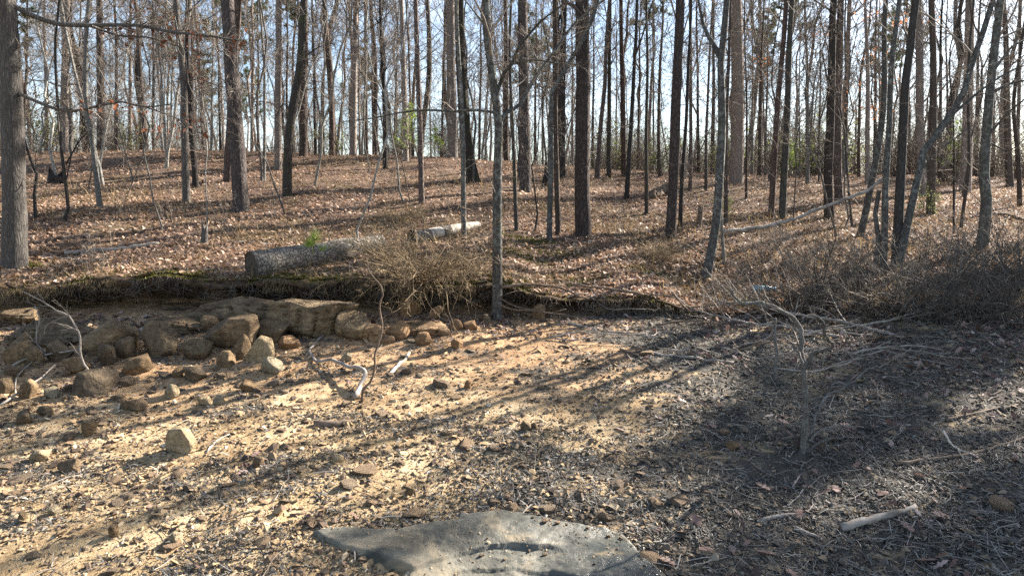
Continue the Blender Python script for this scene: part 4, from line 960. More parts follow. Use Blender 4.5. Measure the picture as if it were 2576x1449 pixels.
# ------------------------------------------------------------------ wet foreground slab
def slab():
    P = SLABP
    C = outline([(1046, 1446), (1075, 1431), (1120, 1414), (1190, 1399), (1290, 1390), (1380, 1394), (1420, 1404)])
    def dist(L, x, y, closed=True):
        d = np.full(x.shape, 9.0); n = len(L)
        for i in range(n if closed else n - 1):
            a, b = L[i], L[(i + 1) % n]; e = b - a
            t = np.clip(((x - a[0]) * e[0] + (y - a[1]) * e[1]) / (e @ e), 0, 1)
            d = np.minimum(d, np.hypot(x - a[0] - t * e[0], y - a[1] - t * e[1]))
        return d
    st = 0.012; x0, y0 = P.min(0) - 0.1; x1, y1 = P.max(0) + 0.1
    X, Y = np.meshgrid(np.arange(x0, x1, st), np.arange(y0, y1, st))
    wx = 0.05 * fbm(X * 4, Y * 4, 301, 4); wy = 0.04 * fbm(X * 4, Y * 4, 305, 4)
    D = dist(P, X + wx, Y + wy); D = np.where(on_slab(X + wx, Y + wy), D, -D)
    e = np.clip((D + 0.02) / 0.045, 0, 1); prof = np.sqrt(1 - (1 - e) ** 2)
    Z = 0.55 * shore(X * 0 + 0.2, Y) + 0.45 * shore(X, Y)
    lobe = gp(1000, 1395)[:2]; hump = gp(1260, 1340)[:2]
    top = 0.062 + 0.055 * np.exp(-((X - lobe[0]) ** 2 / 0.07 + (Y - lobe[1]) ** 2 / 0.035)) + 0.03 * np.exp(-((X - hump[0]) ** 2 / 0.25 + (Y - hump[1]) ** 2 / 0.03))
    cy = np.interp(X, C[:, 0], C[:, 1]) + 0.03 * fbm(X * 6, X * 0 + 2, 311, 3)
    inr = sstep(C[0, 0] - 0.16, C[0, 0] - 0.06, X) * (1 - sstep(C[-1, 0] - 0.22, C[-1, 0] + 0.06, X))
    s_ = cy - Y                                   # positive on the near side of the crevice
    groove = (0.026 * sstep(-0.004, 0.014, s_)) * inr * (1 - 0.35 * sstep(0.15, 0.6, s_))
    top = top - groove
    for k, (off, dep) in enumerate(((0.16, 0.022), (0.27, 0.018), (0.36, 0.02))):      # broken layers on the near side
        ly = cy - off + 0.05 * fbm(X * 3, X * 0 + k, 320 + k, 3) - 0.10 * (X - C[0, 0]); top = top - dep * sstep(0, 0.02, ly - Y) * sstep(C[0, 0] + 0.15, C[0, 0] + 0.5, X)
    top = top + 0.022 * fbm(X * 1.4, Y * 2.6, 314, 4) + 0.012 * fbm(X * 5, Y * 11, 316, 4) + 0.004 * fbm(X * 25, Y * 25, 318, 2)
    Z = Z - 0.09 + (top + 0.09) * prof; Z = np.where(prof > 0.95, np.maximum(Z, shore(X, Y) + 0.02), Z)
    keep = D > -0.025; idx = -np.ones(X.shape, int); idx[keep] = np.arange(keep.sum())
    q = np.stack([idx[:-1, :-1], idx[:-1, 1:], idx[1:, 1:], idx[1:, :-1]], -1).reshape(-1, 4); q = q[(q >= 0).all(1)]
    V = np.stack([X[keep], Y[keep], Z[keep]], 1); c = V.mean(0)
    me = npmesh('rock_slab', V - c, q, M['slab'])
    a = me.attributes.new('wet', 'FLOAT', 'POINT'); a.data.foreach_set('value', (sstep(-0.05, 0.55, V[:, 0] + 0.5 * fbm(V[:, 0] * 2, V[:, 1] * 2, 9, 3))).astype(np.float32))
    tag(link('rock_slab', me, None, c), 'smooth grey foreground slab with a rounded lobe, a crevice and a wet shiny right side', 'slab')
    gg = np.random.default_rng(77); ok = np.nonzero((D[keep] > 0.03))[0]; wgt = 0.05 + sstep(0.0, 0.5, V[ok, 0]) * np.exp(-np.maximum(D[keep][ok] - 0.03, 0) / 0.10) + 0.5 * np.exp(-np.abs((cy - Y)[keep][ok] - 0.06) / 0.05) * inr[keep][ok]
    pick = ok[gg.choice(len(ok), 420, p=wgt / wgt.sum())]; sz = np.clip(gg.lognormal(-5.0, 0.5, 420), 0.003, 0.02); b_, f_ = peb_shape(gg)
    GV, GF = soup(b_, f_, V[pick] + np.array([0, 0, 0.002]), np.stack([sz, sz * 0.8, sz * 0.6], 1), gg.uniform(0, 6.28, 420), gg); tag(link('slab_gravel', npmesh('slab_gravel', GV, GF, M['pebble'], smooth=False)), 'fine grit lying on the foreground slab', 'gravel', kind='stuff')
    # small stones lying on the slab
    for px, py, w in [(1370, 1338, 22), (1402, 1340, 16), (1340, 1328, 12), (1452, 1328, 18), (1478, 1345, 14), (1425, 1342, 12), (1530, 1360, 16), (1560, 1368, 12), (1210, 1412, 16), (1330, 1402, 14), (1370, 1412, 18), (1270, 1420, 12)]:
        b = gp(px, py); r = 0.5 * w / FPX * b[1]; i = np.argmin((V[:, 0] - b[0]) ** 2 + (V[:, 1] - b[1]) ** 2)
        o = link('stone', STONES[px % 14], None, (b[0], b[1], V[i, 2] + r * 0.4)); o.scale = (r, r * 0.8, r * 0.6); o.rotation_euler = (0.1, 0.1, px)
        tag(o, 'little stone resting on the foreground slab', 'stone', 'little stones on the slab')
slab()

# ------------------------------------------------------------------ fallen log, stumps, dead wood
def stick(pts, wpx, mat, label, name='fallen_branch', cat='branch', raise_=0.5, ground=True, Y=None, taper=0.4, twigs=0, group=None, sides=8, twigmat=None, lift=None):
    seed = int(pts[0][0] * 5 + pts[0][1] * 3); g = np.random.default_rng(seed)
    if ground: p = np.array([gp(*q) for q in pts])
    else:
        if Y is None: Y = gp(*pts[0])[1]
        p = np.array([at(px, py, Y) for px, py in pts])
    Dm = p[:, 1].mean(); r0 = 0.5 * wpx / FPX * Dm
    if ground: p[:, 2] += r0 * raise_
    if lift is not None: p[:, 2] += np.interp(np.linspace(0, 1, len(p)), np.linspace(0, 1, len(lift)), lift)
    base = p[0].copy(); Q = catmull(p, 0.07) - base
    Q[1:-1] += r0 * 0.22 * g.normal(size=Q[1:-1].shape)
    rr = r0 * np.linspace(1, taper, len(Q))
    o = link(name, None, None, base)
    V, F = tubes(Q[None], rr[None], sides, 0.07, seed)
    n = len(Q); caps = [np.arange(sides)[None, ::-1], (np.arange(sides) + (n - 1) * sides)[None]]
    link('stem', npmesh('stem', V, [F, np.concatenate(caps)], M[mat]), o)
    if twigs:
        mb = MB(); A, RA = spawn(Q[None], rr[None], twigs, 0.2, 1.0, 40, 15, 0.35, 6, 0.14, 0.0, 0.5, 0.0025, g, planar=(1, 0.4, 0.5)); mb.tubes(A, RA, 3)
        B, RB = spawn(A, RA, 4, 0.25, 1, 40, 14, 0.5, 4, 0.2, 0, 0.6, 0.002, g); mb.tubes(B, RB, 3)
        link('twigs', mb.mesh('twigs', M[twigmat or mat]), o)['kind'] = 'stuff'
    return tag(o, label, cat, group)

def big_log():
    a = gp(628, 702); b = gp(1205, 580)
    ra, rb = 33 / FPX * a[1], 12.5 / FPX * b[1]
    A = a + np.array([0.0, 0.10, ra * 0.92]); B = b + np.array([0, 0, rb * 0.9])
    n = 46; t = np.linspace(0, 1, n)[:, None]; P = A * (1 - t) + B * t
    gz = H(P[:, 0], P[:, 1]); rr = ra + (rb - ra) * t[:, 0]
    P[:, 2] = np.maximum(P[:, 2], gz + rr * 0.72); P[:, 0] += 0.05 * np.sin(t[:, 0] * 5); rr = rr * (1 + 0.05 * np.sin(t[:, 0] * 23) + 0.04 * np.sin(t[:, 0] * 41 + 1))
    o = link('fallen_log', None, None, a)
    def seg(i0, i1, mat, name, scale=1.0, capa=False, plates=True):
        nonlocal o, a
        S = 26; p = P[i0:i1] - a; r = rr[i0:i1] * scale
        p = catmull(p, 0.05); r = np.interp(np.linspace(0, 1, len(p)), np.linspace(0, 1, i1 - i0), r)
        V, F = tubes(p[None], r[None], S)
        V = V.reshape(len(p), S, 3)
        if plates:
            u = np.arange(S)[None, :] * 0.9; v = np.arange(len(p))[:, None] * 0.55
            d = 0.05 * vnoise(u * 1.0 + 0 * v, v + 0 * u, 71) + 0.05 * (np.abs(vnoise(u * 0.5 + 0 * v, v * 0.7 + 0 * u, 72)) < 0.07) * -1
        else: d = 0.05 * vnoise(np.arange(S)[None] * 0.4 + 0 * np.arange(len(p))[:, None], np.arange(len(p))[:, None] * 0.12 + 0 * np.arange(S)[None], 73)
        V = p[:, None] + (V - p[:, None]) * (1 + d)[..., None]
        fs = [F]
        return link(name, npmesh(name, V.reshape(-1, 3), fs, M[mat]), o), p, r, V
    prj = 1288 + FPX * P[:, 0] / (P[:, 1] * CP - (P[:, 2] - CAMZ) * SP); ia = int(np.searchsorted(prj, 965)); ib = int(np.searchsorted(prj, 1036))
    _, p, r, V = seg(0, ia, 'logbark', 'bark', 1.16)
    o1 = o; a1 = a; a = P[ib] - np.array([0, 0, rr[ib]]); o = link('fallen_log', None, None, a); k1 = ib + (46 - ib) // 3; k2 = ib + (46 - ib) // 2
    seg(ib, k1, 'logbark', 'bark', 0.98); seg(k1 - 1, k2, 'barewood', 'bare_wood', 0.9, plates=False); seg(k2 - 1, k2 + 2, 'logbark', 'bark', 0.97); seg(k2 + 1, 46, 'barewood', 'bare_wood', 0.92, plates=False)
    e = P[-1] - a; V2, F2 = ICO[2]
    link('bare_wood', npmesh('end', V2 * np.array([rb * 0.9, rb * 0.5, rb * 0.9]) + e, F2, M['barewood']), o)
    tag(o, 'pale half-stripped end piece of the fallen log behind the tan shrub', 'log'); o = o1; a = a1
    # sawn faces at both ends, set back a little
    for V0, pc, rim, nm in ((V[0], p[0], 0.97, 'cut_end'),):
        S = len(V0); ring = pc + (V0 - pc) * rim; mid = pc + (V0 - pc) * 0.5; dd = nrm(P[1] - P[0]) * 0.015
        VV = np.vstack([ring + dd, mid + dd * 1.6, (pc + dd * 0.6)[None]]); j = np.arange(S); jn = (j + 1) % S
        link(nm, npmesh(nm, VV, [np.stack([j, jn, jn + S, j + S], 1), np.stack([j + S, jn + S, np.full(S, 2 * S)], 1)], M['cutend']), o)
    tag(o, 'large fallen pine log with plated grey bark lying across the bank', 'log')
def logbark():
    t = NT('log_bark'); v = t.coord('Object', (1, 1, 1))
    wn = t.n('ShaderNodeTexNoise'); t.l(v, wn.inputs['Vector']); wn.inputs['Scale'].default_value = 8; wn.inputs['Detail'].default_value = 5
    vm = t.n('ShaderNodeVectorMath'); vm.operation = 'MULTIPLY_ADD'; t.l(wn.outputs['Color'], vm.inputs[0]); vm.inputs[1].default_value = (0.16, 0.16, 0.16); t.l(v, vm.inputs[2])
    e = t.voro(vm.outputs[0], 13, 'DISTANCE_TO_EDGE'); crack = t.ramp(e, [(0.0, 0.45), (0.16, 1.0)])
    n = t.noise(v, 22, 6, 0.7); f = t.math('MULTIPLY', crack, t.math('ADD', t.math('MULTIPLY', n, 1.0), 0.25))
    col = t.ramp(f, [(0.15, (0.05, 0.042, 0.035)), (0.5, (0.145, 0.125, 0.105)), (0.8, (0.29, 0.255, 0.215))])
    col = t.mix(t.ramp(t.noise(v, 3, 5, 0.7), [(0.52, 0.0), (0.64, 0.7)]), col, (0.10, 0.085, 0.06))
    return t.fin(col, t.bump(f, 1.0, 0.04))
M['logbark'] = logbark()
M['cutend'] = plain('log_cut_end', [(0.3, (0.035, 0.028, 0.022)), (0.7, (0.11, 0.09, 0.07))], 20, bumpk=0.8)
big_log()

def stump(px, py, w, h, mat, label):
    b = gp(px, py); D = b[1]; r = 0.5 * w / FPX * D; hh = h / FPX * D; g = np.random.default_rng(int(px))
    S = 12; n = 8; P = np.zeros((n, 3)); P[:, 2] = np.linspace(-0.1, hh, n); P[:, 0] = 0.12 * hh * np.linspace(0, 1, n)
    V, F = tubes(P[None], (r * np.interp(np.linspace(0, 1, n), [0, 0.25, 1], [1.35, 0.95, 0.75]))[None], S, 0.06, int(px)); V = V.reshape(n, S, 3)
    V[-1, :, 2] += hh * 0.30 * g.normal(size=S); V[-2, :, 2] += hh * 0.1 * g.normal(size=S)
    Vt = np.vstack([V.reshape(-1, 3), [P[-1] + np.array([0, 0, -hh * 0.25])]]); j = np.arange(S); c = len(Vt) - 1
    top = np.stack([j + (n - 1) * S, (j + 1) % S + (n - 1) * S, np.full(S, c)], 1)
    o = link('tree_stump', npmesh('tree_stump', Vt, [F, top], M[mat]), None, b); tag(o, label, 'stump')
stump(513, 613, 20, 42, 'oak', 'splintered weathered stump standing left of the fallen log')
stump(1756, 575, 16, 46, 'stickbrown', 'leaning brown stump between the reddish pine and the curved-foot tree')
stump(140, 462, 40, 24, 'dark', 'low dark rotten stump behind the kinked black sapling')
stump(1372, 470, 20, 60, 'dark', 'dark jagged stump behind the bent lichen tree')
stick([(163, 641), (230, 636), (320, 628), (400, 616)], 13, 'deadwood', 'weathered split grey plank-like log right of the left-edge oak', 'fallen_log', 'log', taper=0.7)
stick([(592, 610), (650, 614), (688, 618)], 6, 'barewood', 'short pale broken stick lying behind the fallen log', taper=0.6)
stick([(82, 644), (120, 650), (160, 652), (200, 657), (245, 662), (288, 676)], 6, 'deadwood', 'wavy grey stick at the foot of the left-edge oak', taper=0.6)
stick([(1634, 500), (1655, 492), (1682, 478)], 24, 'stickbrown', 'short rotten reddish log piece beside the large reddish pine', 'fallen_log', 'log', taper=0.9)
stick([(1820, 584), (1925, 570), (2005, 548), (2066, 524), (2180, 480), (2217, 450)], 9, 'deadwood', 'long slim fallen trunk propped against the multi-stemmed clump', 'fallen_log', 'log', ground=False, Y=12.9, taper=0.8)
stick([(2500, 540), (2540, 546), (2580, 556)], 8, 'stickbrown', 'dark fallen branch at the right edge of the woods', taper=0.7)
stick([(620, 420), (640, 408), (665, 396)], 3, 'deadwood', 'thin pale stick leaning on the crest right of the large dark pine', taper=0.6)

# driftwood fork, bent pole and twigs on the shore
stick([(910, 1013), (914, 981), (938, 948), (945, 882), (957, 848), (961, 813), (955, 777), (962, 742), (959, 722), (925, 676), (922, 649), (865, 630)], 7, 'stickbrown', 'thin dark crooked pole standing upright on the shore', 'crooked_pole', 'pole', ground=False, taper=0.3)
stick([(893, 1008), (905, 988), (920, 968), (874, 948), (833, 924), (798, 920)], 13, 'deadwood', 'pale bent driftwood branch joined to the crooked pole', 'driftwood_branch', 'driftwood', ground=True, raise_=1.2, taper=0.6, lift=[0.0, 0.02, 0.12, 0.10, 0.06, 0.03])
stick([(798, 920), (779, 891), (776, 879), (779, 891), (810, 851), (828, 834)][0:2] + [(790, 872), (810, 851), (828, 834)], 7, 'deadwood', 'pale forked driftwood end pointing up the slope', 'driftwood_branch', 'driftwood', taper=0.6, lift=[0.03, 0.02, 0.02])
stick([(975, 948), (990, 935), (1008, 915), (1022, 903), (1030, 890)], 9, 'barewood', 'short bleached driftwood stick in the sun right of the pole', 'driftwood_stick', 'driftwood', taper=0.8)
stick([(921, 985), (940, 995), (958, 1000)], 4, 'stickbrown', 'small root-like twig at the foot of the crooked pole', taper=0.5)
stick([(235, 952), (213, 915), (201, 882), (203, 848), (190, 820), (173, 794), (142, 781), (102, 756), (55, 732)], 6, 'deadwood', 'curved bare grey twig arching over the left boulders', 'bare_twig', 'twig', ground=False, taper=0.45, twigs=8)
stick([(126, 908), (111, 884), (92, 863), (94, 830), (100, 801), (88, 770)], 5, 'deadwood', 'crooked forked twig standing left of the curved grey twig', 'bare_twig', 'twig', ground=False, taper=0.5, twigs=10)
stick([(0, 945), (83, 923), (209, 900)], 5, 'deadwood', 'upper thin pale pole among the left boulders', 'pale_pole', 'pole', taper=0.7, lift=[0.03, 0.12, 0.10])
stick([(-8, 1035), (95, 981), (142, 949)], 6, 'deadwood', 'lower slanting pale pole among the left boulders', 'pale_pole', 'pole', taper=0.6, lift=[0.03, 0.1, 0.15])
stick([(39, 1000), (45, 965), (83, 930)], 4, 'deadwood', 'short bent twig between the two pale poles', 'bare_twig', 'twig', taper=0.6, lift=[0.02, 0.08, 0.1])
stick([(520, 1140), (535, 1120), (555, 1104), (578, 1094)], 5, 'barewood', 'white curved stick right of the blocky rock', 'driftwood_stick', 'driftwood', taper=0.6)
stick([(790, 1072), (830, 1070), (882, 1066)], 24, 'stickbrown', 'dark flat chunk of bark on the sand', 'bark_chunk', 'bark', taper=0.7, raise_=0.1)
stick([(730, 1300), (760, 1294), (786, 1284)], 9, 'stickbrown', 'short dark stick on the gravel above the slab', 'driftwood_stick', 'driftwood', taper=0.5)
stick([(610, 1345), (620, 1330), (632, 1312)], 4, 'deadwood', 'small forked grey twig on the gravel near the bottom', 'bare_twig', 'twig', taper=0.5)

# twisted dead shrub on the shore and its neighbours
def dead_shrub():
    Y = gp(2020, 1138)[1]; base = gp(2020, 1138); g = np.random.default_rng(9)
    o = link('dead_shrub', None, None, base); mb = MB()
    arms = [([(2020, 1145), (2022, 1110), (2027, 1030), (2023, 964), (2021, 910), (2015, 884), (2015, 844), (2010, 817), (1986, 793), (1938, 769), (1911, 760), (1885, 765), (1853, 756), (1842, 732)], 17, 0.5, 'stem'),
            ([(2023, 930), (2042, 892), (2085, 879), (2092, 863), (2076, 841), (2069, 809), (2056, 799), (2034, 793), (2016, 805)], 10, -0.3, 'limb'),
            ([(2022, 925), (2010, 890), (1990, 865), (1975, 850)], 7, 0.3, 'limb'),
            ([(2028, 1138), (2040, 1085), (2060, 1030), (2079, 999), (2138, 964), (2186, 927), (2218, 921), (2253, 900), (2290, 876)], 6.5, 0.9, 'limb'),
            ([(2024, 1140), (2063, 1112), (2124, 1099), (2185, 1099), (2246, 1075), (2290, 1058)], 7.5, 0.55, 'limb'),
            ([(2034, 1110), (2060, 1085), (2110, 1070), (2170, 1076)], 6, 0.4, 'limb')]
    for pp, w, dy, nm in arms:
        q = np.array([at(px, py, Y + dy * k / (len(pp) - 1)) for k, (px, py) in enumerate(pp)]) - base
        Q = catmull(q, 0.05); Q[1:] += 0.005 * g.normal(size=Q[1:].shape); rr = 0.5 * w / FPX * Y * np.linspace(1.1, 0.45, len(Q))
        V, F = tubes(Q[None], rr[None], 8, 0.09, 3); link(nm, npmesh(nm, V, F, M['shrubbark']), o)
        A, RA = spawn(Q[None], rr[None], 6, 0.35, 1, 48, 14, 0.22, 6, 0.2, 0.03, 0.4, 0.003, g); mb.tubes(A, RA, 3)
        B, RB = spawn(A, RA, 3, 0.3, 1, 42, 14, 0.5, 4, 0.2, 0.02, 0.6, 0.002, g); mb.tubes(B, RB, 3)
    link('twigs', mb.mesh('twigs', M['twig']), o)
    tag(o, 'twisted leafless dead shrub with crooked arms standing on the shaded shore', 'shrub')
M['shrubbark'] = bark('bark_dead_shrub', (0.08, 0.07, 0.06), (0.30, 0.27, 0.235), 2.2, lichen=(0.36, 0.37, 0.33))
dead_shrub()
stick([(1949, 962), (1951, 920), (1952, 884), (1950, 840), (1951, 800)], 9, 'shrubbark', 'short upright dead stem left behind the twisted shrub', 'dead_snag', 'stem', ground=False, taper=0.7, twigs=4)
stick([(2116, 1335), (2185, 1319), (2246, 1299), (2303, 1282)], 24, 'deadwood', 'grey weathered driftwood log at the lower right', 'driftwood_log', 'driftwood', taper=0.55, raise_=0.8)
stick([(1905, 1312), (1960, 1300), (2030, 1296)], 15, 'deadwood', 'flaky half-buried driftwood piece left of the grey driftwood log', 'driftwood_log', 'driftwood', taper=0.7, raise_=0.1)
stick([(2000, 1330), (2030, 1345), (2055, 1352)], 14, 'deadwood', 'short pale wood chip below the half-buried driftwood', 'wood_chip', 'wood', taper=0.6, raise_=0.3)
stick([(2160, 1357), (2230, 1356), (2330, 1372), (2420, 1390)], 5, 'deadwood', 'long thin stick lying below the grey driftwood log', taper=0.5)
stick([(1690, 769), (1738, 801), (1818, 820), (1898, 832), (1965, 833), (2018, 841), (2111, 855)][::-1], 8, 'deadwood', 'lower long grey branch sweeping across the brush pile', twigs=26, taper=0.3, lift=[0.03, 0.06, 0.12, 0.18])
stick([(1751, 772), (1818, 789), (1898, 793), (1951, 804), (2031, 817), (2111, 825), (2191, 841), (2271, 855)][::-1], 9, 'deadwood', 'upper long grey branch sweeping across the brush pile', twigs=26, taper=0.3, lift=[0.03, 0.10, 0.15, 0.2])
stick([(1631, 889), (1671, 895), (1751, 904), (1845, 915)], 8, 'deadwood', 'straight pale stick on dark litter left of the dead stem', taper=0.9)
stick([(1560, 880), (1610, 900), (1660, 935)], 7, 'stickbrown', 'dark slanting stick below the straight pale stick', taper=0.6)
stick([(2160, 825), (2240, 818), (2330, 800), (2420, 770)], 6, 'deadwood', 'pale arched branch right of the twisted shrub', twigs=12, taper=0.4, lift=[0.02, 0.1, 0.2])
stick([(1430, 815), (1500, 830), (1560, 838), (1630, 842)], 6, 'deadwood', 'pale bent stick on the slope below the bank end', twigs=6, taper=0.5)
stick([(2210, 880), (2290, 900), (2400, 925), (2480, 960)], 5, 'deadwood', 'long thin grey stick right of the twisted shrub', taper=0.5)
stick([(2370, 1110), (2400, 1130), (2460, 1155)], 6, 'barewood', 'bent pale stick with one kink near the right edge', taper=0.6, lift=[0.1, 0.02, 0.02])
stick([(2250, 1170), (2330, 1160), (2420, 1150), (2500, 1128), (2590, 1100)], 12, 'stickbrown', 'dark branch lying in the shade near the right edge', taper=0.6)
stick([(2380, 1060), (2460, 1040), (2560, 1020)], 9, 'stickbrown', 'dark straight branch above the kinked pale stick', taper=0.6)
stick([(1050, 1062), (1090, 1058), (1135, 1053)], 5, 'deadwood', 'small pale stick in the middle of the shore', taper=0.6)
stick([(1405, 1330), (1300, 1352), (1330, 1350), (1360, 1345)][1:], 5, 'stickbrown', 'dark twig lying on the wet slab', 'bare_twig', 'twig', taper=0.5, lift=[0.07, 0.07, 0.07])

gb = np.random.default_rng(83)
for k in range(24):
    px = gb.uniform(1480, 2540); py = gb.uniform(785, 950) if px > 1700 else gb.uniform(790, 880); ln = gb.uniform(90, 260); a = gb.normal(0.12, 0.25); n = 5
    pp = [(px + ln * t * math.cos(a) + gb.normal(0, 5), py + ln * t * math.sin(a) * 0.5 + gb.normal(0, 3)) for t in np.linspace(-0.5, 0.5, n)]
    stick(pp, gb.uniform(3.0, 6.5), 'deadwood' if k % 3 else 'stickbrown', 'grey fallen branch lying tangled on the litter before the thicket', group='grey branches fallen before the thicket', twigs=int(gb.integers(6, 16)), taper=0.35, lift=[0.02, gb.uniform(0.03, 0.2), gb.uniform(0.02, 0.3)])
# roots of the forked tree over the bank
for k, (pp, w) in enumerate([([(1262, 722), (1330, 716), (1400, 722), (1450, 742), (1482, 752)], 7), ([(1252, 765), (1290, 778), (1340, 782), (1400, 790), (1450, 796)], 6), ([(1256, 750), (1300, 772), (1360, 776), (1385, 742)], 4), ([(1248, 770), (1235, 790), (1215, 800)], 5), ([(1620, 742), (1560, 730), (1500, 722), (1440, 716)], 8), ([(1690, 735), (1720, 770), (1760, 800)], 5)]):
    stick(pp, w, 'stickbrown', ['mossy root running along the bank top from the forked tree', 'pale root trailing right along the bank foot', 'looping root under the bank lip', 'short root at the foot of the forked tree', 'thick root at the right end of the bank', 'root below the curved-foot forked tree'][k], 'tree_root', 'root', ground=False, Y=10.45, taper=0.5)

# ------------------------------------------------------------------ shrubs
def shrub_mesh(seed, nst, length, spread, mat, r=0.008, arch=-0.02, dens=5, third=4, up0=0.55):
    g = np.random.default_rng(seed); mb = MB()
    az = g.uniform(0, 6.28, nst); d = np.stack([np.cos(az) * spread, np.sin(az) * spread, up0 + g.random(nst)], 1); d = nrm(d)
    P = np.empty((nst, 8, 3)); P[:, 0] = np.stack([g.normal(0, 0.08, nst), g.normal(0, 0.08, nst), np.full(nst, -0.03)], 1)
    ln = length * g.uniform(0.5, 1.15, nst)[:, None] / 7
    for q in range(1, 8):
        d = nrm(d + 0.14 * g.normal(size=d.shape) + np.array([0, 0, arch])); P[:, q] = P[:, q - 1] + d * ln
    Rr = r * np.linspace(1, 0.4, 8)[None] * g.uniform(0.6, 1.2, nst)[:, None]; mb.tubes(P, Rr, 4)
    A, RA = spawn(P, Rr, dens, 0.15, 1, 42, 15, 0.42, 5, 0.2, 0.0, 0.6, 0.0028, g); mb.tubes(A, RA, 3)
    B, RB = spawn(A, RA, third, 0.2, 1, 42, 15, 0.5, 4, 0.22, 0.0, 0.65, 0.0028, g); mb.tubes(B, RB, 3)
    return mb.mesh('branches', mat), np.concatenate([A[:, -1], B[:, -1], B[:, 2]])
def shrub(px, py, sc, me, label, name='shrub', group=None, D=None, leafmesh=None, xy=None):
    b = np.array([xy[0], xy[1], h1(*xy)]) if xy else (gp(px, py) if D is None else at(px, py, D))
    if D is not None and not xy: b[2] = h1(b[0], b[1])
    o = link(name, None, None, b); o.scale = (sc, sc, sc); o.rotation_euler[2] = (px * 0.37) % 6.28
    link('branches', me, o)
    if leafmesh: link('leaves', leafmesh, o)
    return tag(o, label, 'shrub', group)
TANG, _ = shrub_mesh(1, 100, 1.35, 1.2, M['twig_tan'], 0.008, -0.085, 7, 5, 0.5)
shrub(1068, 712, 1.12, TANG, 'dense tangled tan shrub hanging over the bank left of the forked tree')
TANG2, _ = shrub_mesh(2, 55, 1.1, 1.1, M['twig_tan'], 0.007, -0.06, 6, 4, 0.5)
shrub(1180, 700, 0.6, TANG2, 'small tan twiggy bush just left of the forked lichen tree')
shrub(985, 648, 0.75, TANG2, 'tan twiggy bush covering the break in the fallen log')
shrub(1010, 560, 0.9, TANG2, 'sparse reddish-tan shrub behind the fallen log')
shrub(1660, 655, 0.75, TANG2, 'tan twiggy bush left of the curved-foot forked tree')
DK = [shrub_mesh(10 + k, 30, 1.2 + 0.25 * k, 0.9, M['twig_brush'], 0.010, -0.045, 5, 4, 0.4)[0] for k in range(4)]
MED = [shrub_mesh(20 + k, 26, 1.2, 0.8, M['twig'], 0.007, -0.02, 5, 4, 0.7)[0] for k in range(3)]
for k, (px, py, s, w) in enumerate([(1905, 770, 0.8, 'the blue bottle'), (1985, 790, 0.95, 'the dead stem'), (2060, 775, 1.05, 'the twisted dead shrub'), (2130, 790, 1.0, ''), (2200, 800, 1.1, ''), (2275, 795, 1.15, ''), (2350, 810, 1.05, ''), (2430, 800, 1.2, ''), (2510, 815, 1.2, ''), (2575, 800, 1.2, ''),
                                    (2100, 730, 0.9, ''), (2180, 735, 0.9, ''), (2290, 735, 0.95, ''), (2380, 730, 1.0, ''), (2470, 735, 1.0, ''), (2555, 730, 1.1, ''), (1830, 745, 0.7, ''), (2560, 690, 1.0, '')]):
    row = 'front' if py > 760 else 'back'
    lab = [f'dark leafless thicket shrub, {ORD[k % 10]} of the front row from the left', f'dark leafless thicket shrub, {ORD[(k - 10) % 10]} of the back row from the left'][0 if k < 10 else 1]
    if k == 16: lab = 'small dark leafless bush at the foot of the curved-foot forked tree'
    if k == 17: lab = 'dark leafless bush behind the thicket at the right edge'
    shrub(px, py, s * (0.70 + 0.1 * ((k * 7) % 4)), DK[k % 4], lab, group='dark thicket along the right bank')
for k, (px, py, s) in enumerate([(1860, 690, 0.55), (1925, 655, 0.6), (2010, 680, 0.6), (2080, 650, 0.6), (2150, 660, 0.55), (2330, 650, 0.7), (2400, 660, 0.7), (2530, 640, 0.8), (1960, 620, 0.45), (2420, 610, 0.6)]):
    shrub(px, py, s, MED[k % 3], f'small grey twiggy bush on the sunlit leaves above the thicket, {ORD[k]} in line', group='twiggy bushes above the thicket')
# saplings on the slope at the left, as bare shoots
SPR, _ = shrub_mesh(31, 5, 1.1, 0.35, M['twig'], 0.006, 0.03, 4, 3, 1.4)
for k, (px, py, s, lb) in enumerate([(225, 730, 0.8, 'thin bare shoots at the bank edge below the weathered plank'), (437, 556, 0.95, 'thin bare shoots left of the large dark pine'), (575, 590, 0.9, 'slim bare shoot just left of the large dark pine foot'), (405, 700, 0.5, 'small bare shoots on the bank edge left of the fallen log'),
                                     (985, 500, 1.1, 'upright bare shoots behind the sparse reddish-tan shrub'), (1130, 520, 0.8, 'bare shoots left of the dark flared tree'), (1350, 500, 1.0, 'bare shoots at the foot of the straight grey pine'), (1570, 600, 0.9, 'single bare shoot right of the big plated pine'),
                                     (320, 545, 0.7, 'bare shoots right of the bowed pale tree'), (680, 560, 0.7, 'bare shoots right of the large dark pine'), (840, 560, 0.7, 'bare shoots behind the pine seedling'), (95, 470, 0.9, 'bare shoots behind the crooked black stem'), (2040, 600, 0.7, 'bare shoots below the propped fallen trunk'), (1915, 660, 0.9, 'upright bare shoot right of the curved-foot forked tree')]):
    shrub(px, py, s, SPR, lb, name='bare_shoots')
